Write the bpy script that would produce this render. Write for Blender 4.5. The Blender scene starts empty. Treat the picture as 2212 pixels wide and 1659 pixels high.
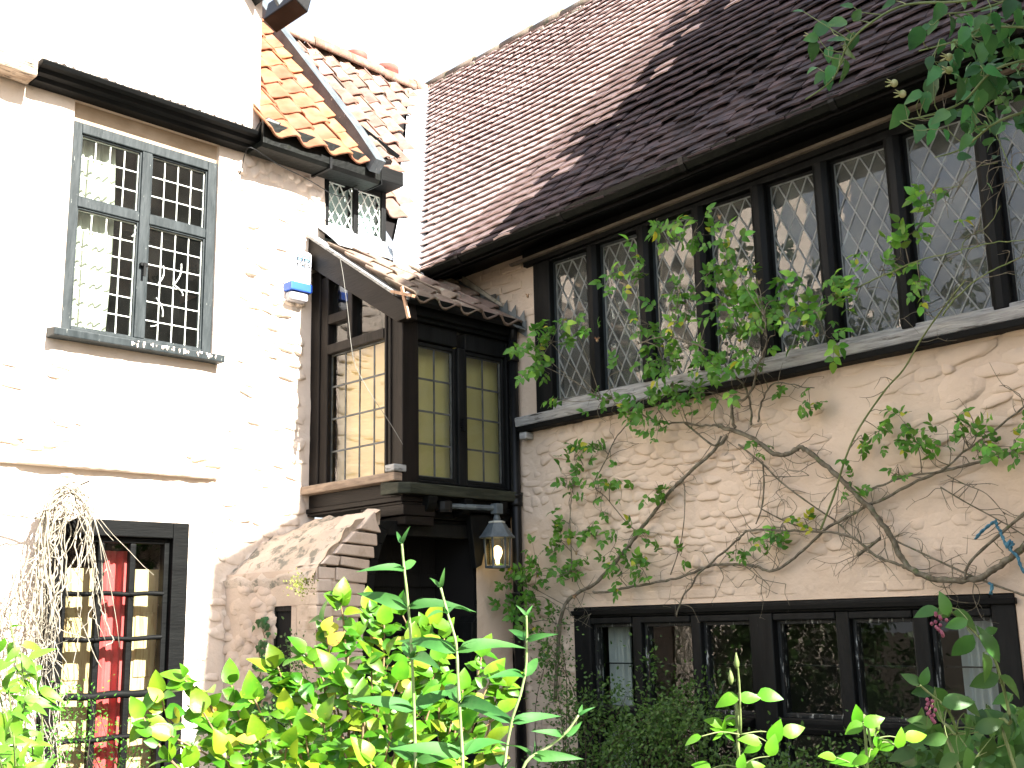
import bpy, bmesh, math, random
from mathutils import Vector, Matrix, noise
import numpy as np
RND = random.Random(7)
SC = bpy.context.scene
COL = SC.collection
# ------------------------------------------------------------------ camera
# world: X runs along the left house's front (towards the viewer's left), Y along the right house's front, Z up;
# the two fronts (planes Y=0 and X=0) meet in the inner corner of the courtyard at the origin
PITCH, ROLL, AZ = math.radians(12.0), math.radians(-1.25), math.radians(45.5)
def _t(x, y, z):
    return Vector((-x*math.cos(AZ)-y*math.sin(AZ), x*math.sin(AZ)-y*math.cos(AZ), z))
_f, _u, _r = _t(0, math.cos(PITCH), math.sin(PITCH)), _t(0, -math.sin(PITCH), math.cos(PITCH)), _t(1, 0, 0)
CF = _f
CR = math.cos(ROLL)*_r+math.sin(ROLL)*_u
CU = -math.sin(ROLL)*_r+math.cos(ROLL)*_u
CP = Vector((5.694, 6.621, 1.6))
cam = bpy.data.cameras.new("camera"); cam.sensor_width = 36; cam.lens = 36*1.1; cam.clip_start = 0.05; cam.clip_end = 500
cob = bpy.data.objects.new("camera", cam); COL.objects.link(cob)
cob.matrix_world = Matrix(((CR.x, CU.x, -CF.x, CP.x), (CR.y, CU.y, -CF.y, CP.y), (CR.z, CU.z, -CF.z, CP.z), (0, 0, 0, 1)))
SC.camera = cob
# ------------------------------------------------------------------ light
SUN = Vector((-.045, .80, .60)).normalized()          # direction towards the sun
sun = bpy.data.lights.new("sun", 'SUN'); sun.energy = 5.0; sun.angle = math.radians(0.55); sun.color = (1.0, 0.95, 0.87)
sob = bpy.data.objects.new("sun", sun); COL.objects.link(sob)
sob.rotation_euler = SUN.to_track_quat('Z', 'Y').to_euler(); sob.location = (0, 20, 30)
W = bpy.data.worlds.new("World"); SC.world = W; W.use_nodes = True
wn = W.node_tree.nodes; wl = W.node_tree.links
bg = wn["Background"]; bg.inputs[1].default_value = 0.15
sky = wn.new("ShaderNodeTexSky"); sky.sky_type = 'NISHITA'; sky.sun_disc = False
sky.sun_elevation = math.asin(SUN.z); sky.sun_rotation = math.atan2(SUN.x, SUN.y)
sky.air_density = 1.0; sky.dust_density = 3.0; sky.ozone_density = 0.6
# thin bright cloud over the whole sky
tc = wn.new("ShaderNodeTexCoord"); mp = wn.new("ShaderNodeMapping"); mp.inputs['Scale'].default_value = (1, 1, 2.5)
nz = wn.new("ShaderNodeTexNoise"); nz.inputs['Scale'].default_value = 2.2; nz.inputs['Detail'].default_value = 6
rp = wn.new("ShaderNodeValToRGB"); rp.color_ramp.elements[0].position = 0.25; rp.color_ramp.elements[0].color = (.22, .22, .22, 1); rp.color_ramp.elements[1].position = 0.6; rp.color_ramp.elements[1].color = (.92, .92, .92, 1)
mxs = wn.new("ShaderNodeMix"); mxs.data_type = 'RGBA'; mxs.inputs['B'].default_value = (1.6, 1.66, 1.76, 1)
wl.new(tc.outputs['Generated'], mp.inputs[0]); wl.new(mp.outputs[0], nz.inputs['Vector']); wl.new(nz.outputs['Fac'], rp.inputs[0])
wl.new(rp.outputs[0], mxs.inputs['Factor']); wl.new(sky.outputs[0], mxs.inputs['A']); wl.new(mxs.outputs['Result'], bg.inputs[0])
SC.view_settings.view_transform = 'Standard'; SC.view_settings.look = 'None'; SC.view_settings.gamma = 1.0
SC.view_settings.use_curve_mapping = False; SC.view_settings.exposure = 2.4
SC.cycles.max_bounces = 8; SC.cycles.transparent_max_bounces = 24; SC.cycles.diffuse_bounces = 4
# ------------------------------------------------------------------ helpers: rays onto real planes (photo pixels, 2212 wide)
def ray(px, py):
    return CF+CR*((px-1106)/2433.2)-CU*((py-829.5)/2433.2)
def on(px, py, n, k):
    d = ray(px, py); n = Vector(n); return CP+d*((k-n.dot(CP))/n.dot(d))
def onX(px, py, k=0.): return on(px, py, (1, 0, 0), k)
def onY(px, py, k=0.): return on(px, py, (0, 1, 0), k)
def atd(px, py, d): return CP+ray(px, py)*d
def proj(p):
    q = Vector(p)-CP; d = q.dot(CF)
    return 1106+2433.2*q.dot(CR)/d, 829.5-2433.2*q.dot(CU)/d, d
# ------------------------------------------------------------------ helpers: materials
MATS = {}
def mat(name, col, col2=None, scale=6., rough=.8, bump=0., bscale=30., spec=.3, stretch=(1, 1, 1), objvar=0., detail=5, col3=None, c3=(.62, .7), c3scale=14., transl=0., pos=(.35, .65), bdist=.01, hue=0., sheen=0.):
    if name in MATS: return MATS[name]
    m = bpy.data.materials.new(name); m.use_nodes = True; MATS[name] = m
    N = m.node_tree.nodes; L = m.node_tree.links; b = N["Principled BSDF"]
    b.inputs['Roughness'].default_value = rough; b.inputs['Specular IOR Level'].default_value = spec
    g = N.new("ShaderNodeNewGeometry"); mp = N.new("ShaderNodeMapping"); mp.inputs['Scale'].default_value = stretch
    L.new(g.outputs['Position'], mp.inputs[0])
    out = None
    if col2:
        t = N.new("ShaderNodeTexNoise"); t.inputs['Scale'].default_value = scale; t.inputs['Detail'].default_value = detail
        L.new(mp.outputs[0], t.inputs['Vector'])
        r = N.new("ShaderNodeValToRGB"); r.color_ramp.elements[0].position = pos[0]; r.color_ramp.elements[1].position = pos[1]
        r.color_ramp.elements[0].color = (*col, 1); r.color_ramp.elements[1].color = (*col2, 1)
        L.new(t.outputs['Fac'], r.inputs[0]); out = r.outputs[0]
    else:
        c = N.new("ShaderNodeRGB"); c.outputs[0].default_value = (*col, 1); out = c.outputs[0]
    if col3:
        t = N.new("ShaderNodeTexNoise"); t.inputs['Scale'].default_value = c3scale; t.inputs['Detail'].default_value = 7; t.inputs['Roughness'].default_value = .65
        L.new(mp.outputs[0], t.inputs['Vector'])
        r = N.new("ShaderNodeMapRange"); r.inputs[1].default_value = c3[0]; r.inputs[2].default_value = c3[1]
        L.new(t.outputs['Fac'], r.inputs[0])
        mx = N.new("ShaderNodeMix"); mx.data_type = 'RGBA'; mx.inputs['B'].default_value = (*col3, 1)
        L.new(r.outputs[0], mx.inputs['Factor']); L.new(out, mx.inputs['A']); out = mx.outputs['Result']
    if objvar or hue:
        oi = N.new("ShaderNodeObjectInfo"); hs = N.new("ShaderNodeHueSaturation")
        mr = N.new("ShaderNodeMapRange"); mr.inputs[3].default_value = 1-objvar; mr.inputs[4].default_value = 1+objvar
        L.new(oi.outputs['Random'], mr.inputs[0]); L.new(mr.outputs[0], hs.inputs['Value']); L.new(out, hs.inputs['Color'])
        if hue:
            wn_ = N.new("ShaderNodeTexWhiteNoise"); wn_.noise_dimensions = '1D'; L.new(oi.outputs['Random'], wn_.inputs['W'])
            mh = N.new("ShaderNodeMapRange"); mh.inputs[3].default_value = .5-hue; mh.inputs[4].default_value = .5+hue
            L.new(wn_.outputs['Value'], mh.inputs[0]); L.new(mh.outputs[0], hs.inputs['Hue'])
        out = hs.outputs[0]
    L.new(out, b.inputs['Base Color'])
    if bump:
        t = N.new("ShaderNodeTexNoise"); t.inputs['Scale'].default_value = bscale; t.inputs['Detail'].default_value = 6
        L.new(mp.outputs[0], t.inputs['Vector'])
        bp = N.new("ShaderNodeBump"); bp.inputs['Strength'].default_value = bump; bp.inputs['Distance'].default_value = bdist
        L.new(t.outputs['Fac'], bp.inputs['Height']); L.new(bp.outputs[0], b.inputs['Normal'])
    if transl:
        tr = N.new("ShaderNodeBsdfTranslucent"); L.new(out, tr.inputs['Color'])
        ms = N.new("ShaderNodeMixShader"); ms.inputs[0].default_value = transl
        o = N["Material Output"]; L.new(b.outputs[0], ms.inputs[1]); L.new(tr.outputs[0], ms.inputs[2]); L.new(ms.outputs[0], o.inputs['Surface'])
    return m
def glass(name, tint=(.85, .9, .88), rough=.02, ior=1.5, wob=.0, haze=0.):
    if name in MATS: return MATS[name]
    m = bpy.data.materials.new(name); m.use_nodes = True; MATS[name] = m
    N = m.node_tree.nodes; L = m.node_tree.links; N.remove(N["Principled BSDF"])
    tr = N.new("ShaderNodeBsdfTransparent"); tr.inputs[0].default_value = (*tint, 1)
    gl = N.new("ShaderNodeBsdfGlossy"); gl.inputs['Roughness'].default_value = rough
    fr = N.new("ShaderNodeFresnel"); ge = N.new("ShaderNodeNewGeometry"); mi = N.new("ShaderNodeMix")   # same reflectance from both sides of the thin pane
    mi.inputs[2].default_value = ior; mi.inputs[3].default_value = 1/ior; L.new(ge.outputs['Backfacing'], mi.inputs[0]); L.new(mi.outputs[0], fr.inputs['IOR'])
    ms = N.new("ShaderNodeMixShader"); L.new(fr.outputs[0], ms.inputs[0]); L.new(tr.outputs[0], ms.inputs[1]); L.new(gl.outputs[0], ms.inputs[2])
    if wob:
        g = N.new("ShaderNodeNewGeometry"); t = N.new("ShaderNodeTexNoise"); t.inputs['Scale'].default_value = 9; L.new(g.outputs['Position'], t.inputs['Vector'])
        bp = N.new("ShaderNodeBump"); bp.inputs['Strength'].default_value = wob; bp.inputs['Distance'].default_value = .01
        L.new(t.outputs['Fac'], bp.inputs['Height']); L.new(bp.outputs[0], gl.inputs['Normal'])
    out = ms.outputs[0]
    if haze:                                     # diffuse haze standing in for reflected light on old panes
        df = N.new("ShaderNodeBsdfDiffuse"); df.inputs[0].default_value = (.42, .44, .40, 1); md = N.new("ShaderNodeMixShader")
        g2 = N.new("ShaderNodeNewGeometry"); t2 = N.new("ShaderNodeTexNoise"); t2.inputs['Scale'].default_value = 7; t2.inputs['Detail'].default_value = 5; r2 = N.new("ShaderNodeMapRange")
        r2.inputs[1].default_value = .3; r2.inputs[2].default_value = .75; r2.inputs[3].default_value = haze*.5; r2.inputs[4].default_value = haze*1.6
        L.new(g2.outputs['Position'], t2.inputs['Vector']); L.new(t2.outputs['Fac'], r2.inputs[0]); L.new(r2.outputs[0], md.inputs[0]); L.new(out, md.inputs[1]); L.new(df.outputs[0], md.inputs[2]); out = md.outputs[0]
    L.new(out, N["Material Output"].inputs['Surface'])
    return m
# ------------------------------------------------------------------ helpers: meshes
def link(o, parent):                                # parts are modelled in world coordinates
    o.parent = parent
    if parent.type == 'EMPTY': o.matrix_parent_inverse = Matrix.Translation(parent.location).inverted()
class MB:
    def __init__(s): s.v = []; s.f = []
    def poly(s, pts):
        n = len(s.v); s.v += [tuple(p) for p in pts]; s.f.append(tuple(range(n, n+len(pts))))
    def box(s, x0, x1, y0, y1, z0, z1):
        n = len(s.v)
        s.v += [(x0, y0, z0), (x1, y0, z0), (x1, y1, z0), (x0, y1, z0), (x0, y0, z1), (x1, y0, z1), (x1, y1, z1), (x0, y1, z1)]
        s.f += [tuple(n+i for i in q) for q in ((0, 3, 2, 1), (4, 5, 6, 7), (0, 1, 5, 4), (1, 2, 6, 5), (2, 3, 7, 6), (3, 0, 4, 7))]
        return s
    def prism(s, pts, off):
        off = Vector(off); n = len(s.v); k = len(pts)
        P = [Vector(p) for p in pts]
        nrm = Vector((0, 0, 0))
        for i in range(k): nrm += P[i].cross(P[(i+1) % k])
        if nrm.dot(off) > 0: P.reverse()
        s.v += [tuple(p) for p in P]+[tuple(p+off) for p in P]
        s.f.append(tuple(range(n, n+k))); s.f.append(tuple(range(n+2*k-1, n+k-1, -1)))
        for i in range(k):
            j = (i+1) % k; s.f.append((n+j, n+i, n+k+i, n+k+j))
        return s
    def beam(s, a, b, w, h, up=(0, 0, 1)):          # rectangular bar from a to b
        a = Vector(a); b = Vector(b); d = (b-a).normalized(); sd = d.cross(Vector(up)).normalized()*w/2; u = sd.cross(d).normalized()*h/2
        return s.prism([a+sd+u, a-sd+u, a-sd-u, a+sd-u], b-a)
    def tube(s, pts, r, sides=6, cap=True):
        P = [Vector(p) for p in pts]; n = len(P)
        if not hasattr(r, '__len__'): r = [r]*n
        ref = Vector((.31, .2, .93)); base = len(s.v)
        for i in range(n):
            d = (P[min(i+1, n-1)]-P[max(i-1, 0)])
            if d.length < 1e-9: d = Vector((0, 0, 1))
            d.normalize(); a = d.cross(ref)
            if a.length < 1e-3: a = d.cross(Vector((1, 0, 0)))
            a.normalize(); b = d.cross(a)
            for k in range(sides):
                t = 2*math.pi*k/sides; s.v.append(tuple(P[i]+(a*math.cos(t)+b*math.sin(t))*r[i]))
        for i in range(n-1):
            for k in range(sides):
                j = (k+1) % sides; o = base+i*sides; s.f.append((o+k, o+j, o+sides+j, o+sides+k))
        if cap:
            s.f.append(tuple(base+sides-1-k for k in range(sides))); s.f.append(tuple(base+(n-1)*sides+k for k in range(sides)))
        return s
    def lathe(s, c, prof, sides=10):                # profile of (radius, z) about a vertical axis at c
        base = len(s.v); c = Vector(c)
        for r, z in prof:
            for k in range(sides):
                t = 2*math.pi*(k+.5)/sides; s.v.append((c.x+r*math.cos(t), c.y+r*math.sin(t), c.z+z))
        for i in range(len(prof)-1):
            for k in range(sides):
                j = (k+1) % sides; o = base+i*sides; s.f.append((o+k, o+j, o+sides+j, o+sides+k))
        s.f.append(tuple(base+sides-1-k for k in range(sides))); o = base+(len(prof)-1)*sides; s.f.append(tuple(o+k for k in range(sides)))
        return s
    def add(s, v, f, M=None):
        n = len(s.v)
        s.v += [tuple(M @ Vector(p)) if M else tuple(p) for p in v]; s.f += [tuple(n+i for i in q) for q in f]
    def mesh(s, name, m=None, smooth=False):
        me = bpy.data.meshes.new(name); me.from_pydata(s.v, [], s.f); me.update()
        if m: me.materials.append(m)
        if smooth: me.polygons.foreach_set('use_smooth', [True]*len(me.polygons))
        return me
    def build(s, name, m, parent=None, smooth=False, bevel=0., origin=None):
        o = bpy.data.objects.new(name, s.mesh(name, m, smooth)); COL.objects.link(o)
        if parent: link(o, parent)
        if bevel:
            b = o.modifiers.new("bevel", 'BEVEL'); b.width = bevel; b.segments = 2; b.limit_method = 'ANGLE'; b.angle_limit = math.radians(50)
            b.harden_normals = False
        return o
def tag(o, label=None, cat=None, group=None, kind=None):
    if label: o['label'] = label
    if cat: o['category'] = cat
    if group: o['group'] = group
    if kind: o['kind'] = kind
    return o
def empty(name, label, cat, loc=(0, 0, 0), group=None):
    o = bpy.data.objects.new(name, None); COL.objects.link(o); o.empty_display_size = .1; o.location = loc
    tag(o, label, cat, group); return o
def inst(name, me, parent, M):
    o = bpy.data.objects.new(name, me); COL.objects.link(o); link(o, parent); o.matrix_basis = M; return o
def frameM(o, ex, ey, ez):
    return Matrix(((ex[0], ey[0], ez[0], o[0]), (ex[1], ey[1], ez[1], o[1]), (ex[2], ey[2], ez[2], o[2]), (0, 0, 0, 1)))
def fbm(x, y, z, o=4): return noise.fractal(Vector((x, y, z)), 1.0, 2.0, o)
def clip_poly(poly, x0, x1, y0, y1):
    def cl(P, ins, inter):
        o = []
        for i in range(len(P)):
            a, b = P[i], P[(i+1) % len(P)]
            if ins(a): o.append(a)
            if ins(a) != ins(b): o.append(inter(a, b))
        return o
    def lx(c): return lambda a, b: (c, a[1]+(b[1]-a[1])*(c-a[0])/(b[0]-a[0]))
    def ly(c): return lambda a, b: (a[0]+(b[0]-a[0])*(c-a[1])/(b[1]-a[1]), c)
    for ins, it in ((lambda p: p[0] >= x0, lx(x0)), (lambda p: p[0] <= x1, lx(x1)), (lambda p: p[1] >= y0, ly(y0)), (lambda p: p[1] <= y1, ly(y1))):
        poly = cl(poly, ins, it)
        if len(poly) < 3: return []
    return poly
# ------------------------------------------------------------------ materials
PINK = mat("limewash_pink", (.585, .475, .37), (.65, .54, .43), 2.2, .9, .55, 17, .12, detail=7, col3=(.42, .33, .26), c3=(.60, .74), c3scale=3.5, bdist=.018)
CREAM = mat("limewash_cream", (.66, .56, .47), (.72, .63, .55), 1.8, .9, .55, 17, .12, col3=(.55, .42, .34), c3=(.62, .75), c3scale=4, bdist=.018)
TIMBER = mat("black_painted_timber", (.004, .0048, .005), (.009, .0102, .0105), 5, .55, .5, 26, .15, stretch=(3, 3, .5), col3=(.05, .055, .05), c3=(.70, .80), c3scale=22, bdist=.004)
TIMBERH = mat("black_painted_beam", (.0018, .0022, .0023), (.0045, .0052, .0052), 5, .6, .5, 26, .12, stretch=(.5, .5, 3), col3=(.03, .032, .03), c3=(.70, .78), c3scale=22, bdist=.004)
BROWN = mat("dark_brown_oak", (.006, .0048, .004), (.013, .0105, .009), 5, .55, .5, 22, .15, stretch=(3, 3, .5), col3=(.045, .04, .035), c3=(.68, .78), c3scale=18, bdist=.004)
BROWNH = mat("dark_brown_beam", (.006, .0048, .004), (.013, .0105, .009), 5, .55, .5, 22, .15, stretch=(.6, .6, 3.5), col3=(.045, .04, .035), c3=(.68, .78), c3scale=18, bdist=.004)
GREYOAK = mat("weathered_grey_oak", (.25, .255, .25), (.42, .43, .425), 7, .85, .7, 16, .2, stretch=(1, 1, 9), col3=(.07, .065, .055), c3=(.58, .68), c3scale=5, bdist=.008)
BROWNSILL = mat("weathered_brown_sill", (.19, .145, .11), (.30, .235, .18), 7, .85, .6, 16, .2, stretch=(2, 1.2, 9), bdist=.006)
GREENSILL = mat("algae_stained_sill", (.02, .024, .017), (.045, .05, .036), 6, .7, .5, 16, .2, stretch=(1, 2, 9), bdist=.006)
GREYPAINT = mat("grey_window_paint", (.016, .022, .024), (.034, .042, .045), 9, .55, .5, 30, .2, stretch=(3, 3, .6), col3=(.4, .42, .38), c3=(.66, .72), c3scale=20, bdist=.004)
LEAD = mat("window_lead", (.16, .175, .175), (.26, .28, .27), 14, .55, .2, 40, .4)
LEADL = mat("pale_window_lead", (.62, .66, .62), (.75, .78, .72), 14, .6, .2, 40, .3)
LEADD = mat("dark_window_lead", (.045, .05, .05), (.09, .10, .10), 14, .5, .2, 40, .4)
SHEETLEAD = mat("weathered_sheet_lead", (.52, .56, .60), (.70, .73, .75), 5, .6, .3, 14, .4, bdist=.006)
FLASHGREY = mat("dull_grey_flashing", (.10, .115, .115), (.19, .205, .20), 6, .65, .3, 20, .4, bdist=.005)
MORTAR = mat("lime_mortar", (.26, .24, .19), (.42, .38, .30), 9, .95, .8, 35, .1, col3=(.13, .15, .06), c3=(.55, .66), bdist=.012)
TILE = mat("plain_clay_tile", (.34, .245, .23), (.43, .335, .32), 9, .85, .5, 45, .2, objvar=.22, hue=.010, col3=(.20, .15, .135), c3=(.58, .72), c3scale=9, bdist=.004)
TILEOLDSHADE = mat("mossy_shade_tile", (.026, .022, .026), (.054, .039, .041), 9, .85, .6, 45, .2, objvar=.5, hue=.018, col3=(.30, .30, .24), c3=(.70, .745), c3scale=7, bdist=.005)  # darker copy: moss and lichen, plus the roof's shade put into the colour
PANT = mat("weathered_pantile", (.19, .105, .08), (.26, .175, .145), 7, .85, .5, 45, .2, objvar=.25, hue=.012, col3=(.19, .175, .15), c3=(.48, .64), c3scale=8, bdist=.004)
PANTO = mat("orange_pantile", (.25, .105, .055), (.31, .155, .095), 7, .85, .4, 45, .2, objvar=.2, hue=.01, col3=(.22, .12, .08), c3=(.60, .74), c3scale=8, bdist=.004)
PANTG = mat("lichened_pantile", (.15, .115, .09), (.24, .18, .145), 8, .85, .6, 45, .2, objvar=.25, hue=.015, col3=(.27, .26, .21), c3=(.56, .66), c3scale=14, bdist=.005)
UNDER = mat("roof_underlay", (.006, .005, .005), rough=.95)
IRON = mat("black_cast_iron", (.003, .0036, .004), (.007, .008, .0085), 8, .4, .25, 40, .25, col3=(.07, .075, .07), c3=(.66, .74), bdist=.003)
DARK = mat("room_shade_lining", (.007, .007, .007), rough=.95)  # near-black lining, the interiors' shade put into its colour
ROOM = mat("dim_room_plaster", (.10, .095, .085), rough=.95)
GL = glass("window_glass", (.80, .87, .85), .015, 1.6, .08, .012)
GLC = glass("clear_window_glass", (.80, .86, .84), .004, 1.6, .03)
# ------------------------------------------------------------------ ground
rg = MB(); rg.poly([(-90, -90, 0), (90, -90, 0), (90, 90, 0), (-90, 90, 0)])
tag(rg.build("garden_soil", mat("garden_soil", (.045, .035, .025), (.09, .075, .055), 3, .95, .8, 12, .1)), kind='structure')
# ------------------------------------------------------------------ wall sheets with real unevenness
def grid_lines(a, b, step, extra):
    L = sorted(set([a, b]+[e for e in extra if a < e < b])); out = []
    for p, q in zip(L, L[1:]):
        n = max(1, round((q-p)/step)); out += [p+(q-p)*i/n for i in range(n)]
    return out+[b]
def wall_sheet(name, axis, k, a0, a1, z0, z1, holes, step, amp, m, parent, seed=0, depth=.3, lump=0., cut=None):
    """upright sheet at X=k (axis 'X', running along Y) or Y=k; holes (a0,a1,z0,z1) get reveals of the given depth"""
    A = grid_lines(a0, a1, step, [h for q in holes for h in q[:2]]); Z = grid_lines(z0, z1, step, [h for q in holes for h in q[2:]])
    mb = MB(); idx = {}
    def P(a, z, d): return (k+d, a, z) if axis == 'X' else (a, k+d, z)
    def disp(a, z):
        e = min([max(q[0]-a, a-q[1], q[2]-z, z-q[3]) for q in holes]+[9])
        w = max(0, min(1, e/.05))
        d = amp*(fbm(a*1.1+seed, z*1.1, 3.1, 3)*1.2+.5*fbm(a*5+seed, z*6, 7.7, 3)+.22*fbm(a*16, z*20+seed, 1.7, 2))
        return d*(.15+.85*w)
    def vid(i, j):
        if (i, j) not in idx:
            idx[(i, j)] = len(mb.v); a, z = A[i], Z[j]
            mb.v.append(P(a, z, disp(a, z)))
        return idx[(i, j)]
    for i in range(len(A)-1):
        for j in range(len(Z)-1):
            ca, cz = (A[i]+A[i+1])/2, (Z[j]+Z[j+1])/2
            if any(q[0] < ca < q[1] and q[2] < cz < q[3] for q in holes): continue
            if cut and cut(ca, cz): continue
            f = (vid(i, j), vid(i+1, j), vid(i+1, j+1), vid(i, j+1))
            mb.f.append(f if axis == 'X' else f[::-1])
    o = mb.build(name, m, parent, smooth=True)
    rv = MB()
    for q in holes:
        c = [(q[0], q[2]), (q[1], q[2]), (q[1], q[3]), (q[0], q[3])]
        for i in range(4):
            (p, r), (s_, t) = c[i], c[(i+1) % 4]
            rv.poly([P(p, r, .004), P(s_, t, .004), P(s_, t, -depth), P(p, r, -depth)])
    if holes: rv.build("reveal", m, o)
    return o
# ------------------------------------------------------------------ stones under limewash
def stone_mesh(seed, m, flat=.75, pointy=0.):
    r = random.Random(seed); n = 12; mb = MB(); ang = [2*math.pi*i/n for i in range(n)]
    p2, p3, p5 = (r.random()*6 for _ in range(3)); k = [1+.12*math.sin(2*a+p2)+.10*math.sin(3*a+p3)+.06*math.sin(5*a+p5)+.05*r.uniform(-1, 1) for a in ang]
    sq = r.uniform(2.0, 4.5)
    def sup(a): return 1/((abs(math.cos(a))**sq+abs(math.sin(a))**sq)**(1/sq))
    tx, ty = r.uniform(-.5, .5), r.uniform(-.5, .0)
    for rad, h in ((1.18, -.35), (1.0, .06), (.80, .66), (.45, .96)):
        for a, q in zip(ang, k):
            R = rad*q*sup(a)*.5; x, y = R*math.cos(a), R*math.sin(a)-(.08*max(h, 0) if h > .05 else 0)
            mb.v.append((x, y, h*(1+tx*x+ty*y*2)+(.10*r.uniform(-1, 1) if h > .5 else 0)))
    mb.v.append((0, 0, 1.0))
    for l in range(3):
        for i in range(n):
            j = (i+1) % n; mb.f.append((l*n+i, l*n+j, l*n+n+j, l*n+n+i))
    for i in range(n): mb.f.append((3*n+i, 3*n+(i+1) % n, 4*n))
    return mb.mesh("stone", m, True)
def lay_stones(parent, slots, meshes, fr, m, limit=300):
    """slots: (a, z, w, h, d, turn); the largest in the picture become parts, the rest one stuff mesh"""
    def key(s):
        p = fr(s[0], s[1]).translation; x, y, d = proj(p)
        ok = -60 < x < 2270 and -60 < y < 1720
        return -(s[2]*s[3]/d**2)*(1 if ok else 1e-4)
    slots = sorted(slots, key=key); rest = MB()
    for i, (a, z, w, h, d, t) in enumerate(slots):
        M = fr(a, z) @ Matrix.Rotation(t, 4, 'Z') @ Matrix.Diagonal((w, h, d*.56, 1)); me = RND.choice(meshes)
        if i < limit: inst("stone", me, parent, M)
        else: rest.add([v.co for v in me.vertices], [tuple(p.vertices) for p in me.polygons], M)
    if rest.v: tag(rest.build("stone_infill", m, parent, True), kind='stuff')
def frX(a, z, k=0.): return frameM((k, a, z), (0, 1, 0), (0, 0, 1), (1, 0, 0))
def frY(a, z, k=0.): return frameM((a, k, z), (-1, 0, 0), (0, 0, 1), (0, 1, 0))
# ------------------------------------------------------------------ lattice and leaded glazing
def glaze(window, fr, a0, a1, z0, z1, kind, nx, nz_, lead, glm, bar=.0045, budget=None, tilt=.02, back=.0):
    """leaded light filling a0..a1 x z0..z1 in frame fr (local x, y in the plane, z out)"""
    w, h = a1-a0, z1-z0; M0 = fr((a0+a1)/2, (z0+z1)/2)
    polys = []; cm = MB()
    def bar_(p, q, wd=bar, dz=0.):
        p = Vector((*p, 0)); q = Vector((*q, 0)); d = (q-p).normalized(); s = Vector((-d.y, d.x, 0))*wd
        a = [p+s, q+s, q-s, p-s]; cm.add(*_pr(a, .007+dz), M0)
    def _pr(a, t):
        v = [(p.x, p.y, -t/2) for p in a]+[(p.x, p.y, t/2) for p in a]
        return v, [(3, 2, 1, 0), (4, 5, 6, 7), (0, 1, 5, 4), (1, 2, 6, 5), (2, 3, 7, 6), (3, 0, 4, 7)]
    if kind == 'lattice':
        pw, ph = w/nx, h/nz_
        for i in range(-1, 2*nx+2):
            for j in range(-1, 2*nz_+2):
                if (i+j) % 2: continue
                cx, cy = -w/2+i*pw/2, -h/2+j*ph/2
                p = clip_poly([(cx-pw/2, cy), (cx, cy-ph/2), (cx+pw/2, cy), (cx, cy+ph/2)], -w/2, w/2, -h/2, h/2)
                if p and len(p) > 2: polys.append(p)
        for sgn in (1, -1):
            for i in range(-2*nz_-2*nx, 2*nz_+2*nx):
                # line through (-w/2+i*pw - ..)
                x0 = -w/2+(i+.5)*pw
                p, q = Vector((x0, -h/2)), Vector((x0+sgn*nz_*pw, h/2))
                t0, t1 = 0., 1.; dx = q.x-p.x
                ta, tb = (-w/2-p.x)/dx, (w/2-p.x)/dx
                t0, t1 = max(t0, min(ta, tb)), min(t1, max(ta, tb))
                if t1-t0 > .02: bar_(p.lerp(q, t0), p.lerp(q, t1), bar, .0 if sgn > 0 else .003)
    else:
        for i in range(nx):
            for j in range(nz_):
                polys.append([(-w/2+w*i/nx, -h/2+h*j/nz_), (-w/2+w*(i+1)/nx, -h/2+h*j/nz_), (-w/2+w*(i+1)/nx, -h/2+h*(j+1)/nz_), (-w/2+w*i/nx, -h/2+h*(j+1)/nz_)])
        for i in range(1, nx): bar_((-w/2+w*i/nx, -h/2), (-w/2+w*i/nx, h/2))
        for j in range(1, nz_): bar_((-w/2, -h/2+h*j/nz_), (w/2, -h/2+h*j/nz_), bar, .003)
    for a, b in (((-w/2, -h/2), (w/2, -h/2)), ((w/2, -h/2), (w/2, h/2)), ((w/2, h/2), (-w/2, h/2)), ((-w/2, h/2), (-w/2, -h/2))): bar_(a, b, bar*1.3, .005)
    if cm.v: cm.build("lead_came", lead, window)
    rest = MB()
    for p in polys:
        c = Vector((sum(q[0] for q in p)/len(p), sum(q[1] for q in p)/len(p), 0))
        e = [Vector((q[0], q[1], 0))-c for q in p]
        k = 4 if kind == 'lattice' and RND.random() < .09 else 1
        T = Matrix.Translation(c) @ Matrix.Rotation(RND.gauss(0, tilt*k), 4, 'X') @ Matrix.Rotation(RND.gauss(0, tilt*k), 4, 'Y')
        mb = MB(); mb.poly([(q.x, q.y, 0) for q in e])
        if budget is None or budget[0] > 0:
            if budget: budget[0] -= 1
            inst("pane", mb.mesh("pane", glm), window, M0 @ T)
        else: rest.add(mb.v, mb.f, M0 @ T)
    if rest.v: tag(rest.build("pane_infill", glm, window), kind='stuff')
T52 = math.tan(math.radians(52.0)); T_R = 1.404; ROOFKR = 4.20+T_R*.35        # the right roof is a little steeper
def YV(x): return .35+1.098*(x-.35)
def XV(y): return .35+(y-.35)/1.098
T50 = math.tan(math.radians(50.0))
ROOFK = 4.20+T52*.35                      # both main roofs: z = ROOFK - T52*(Y or X)
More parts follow.
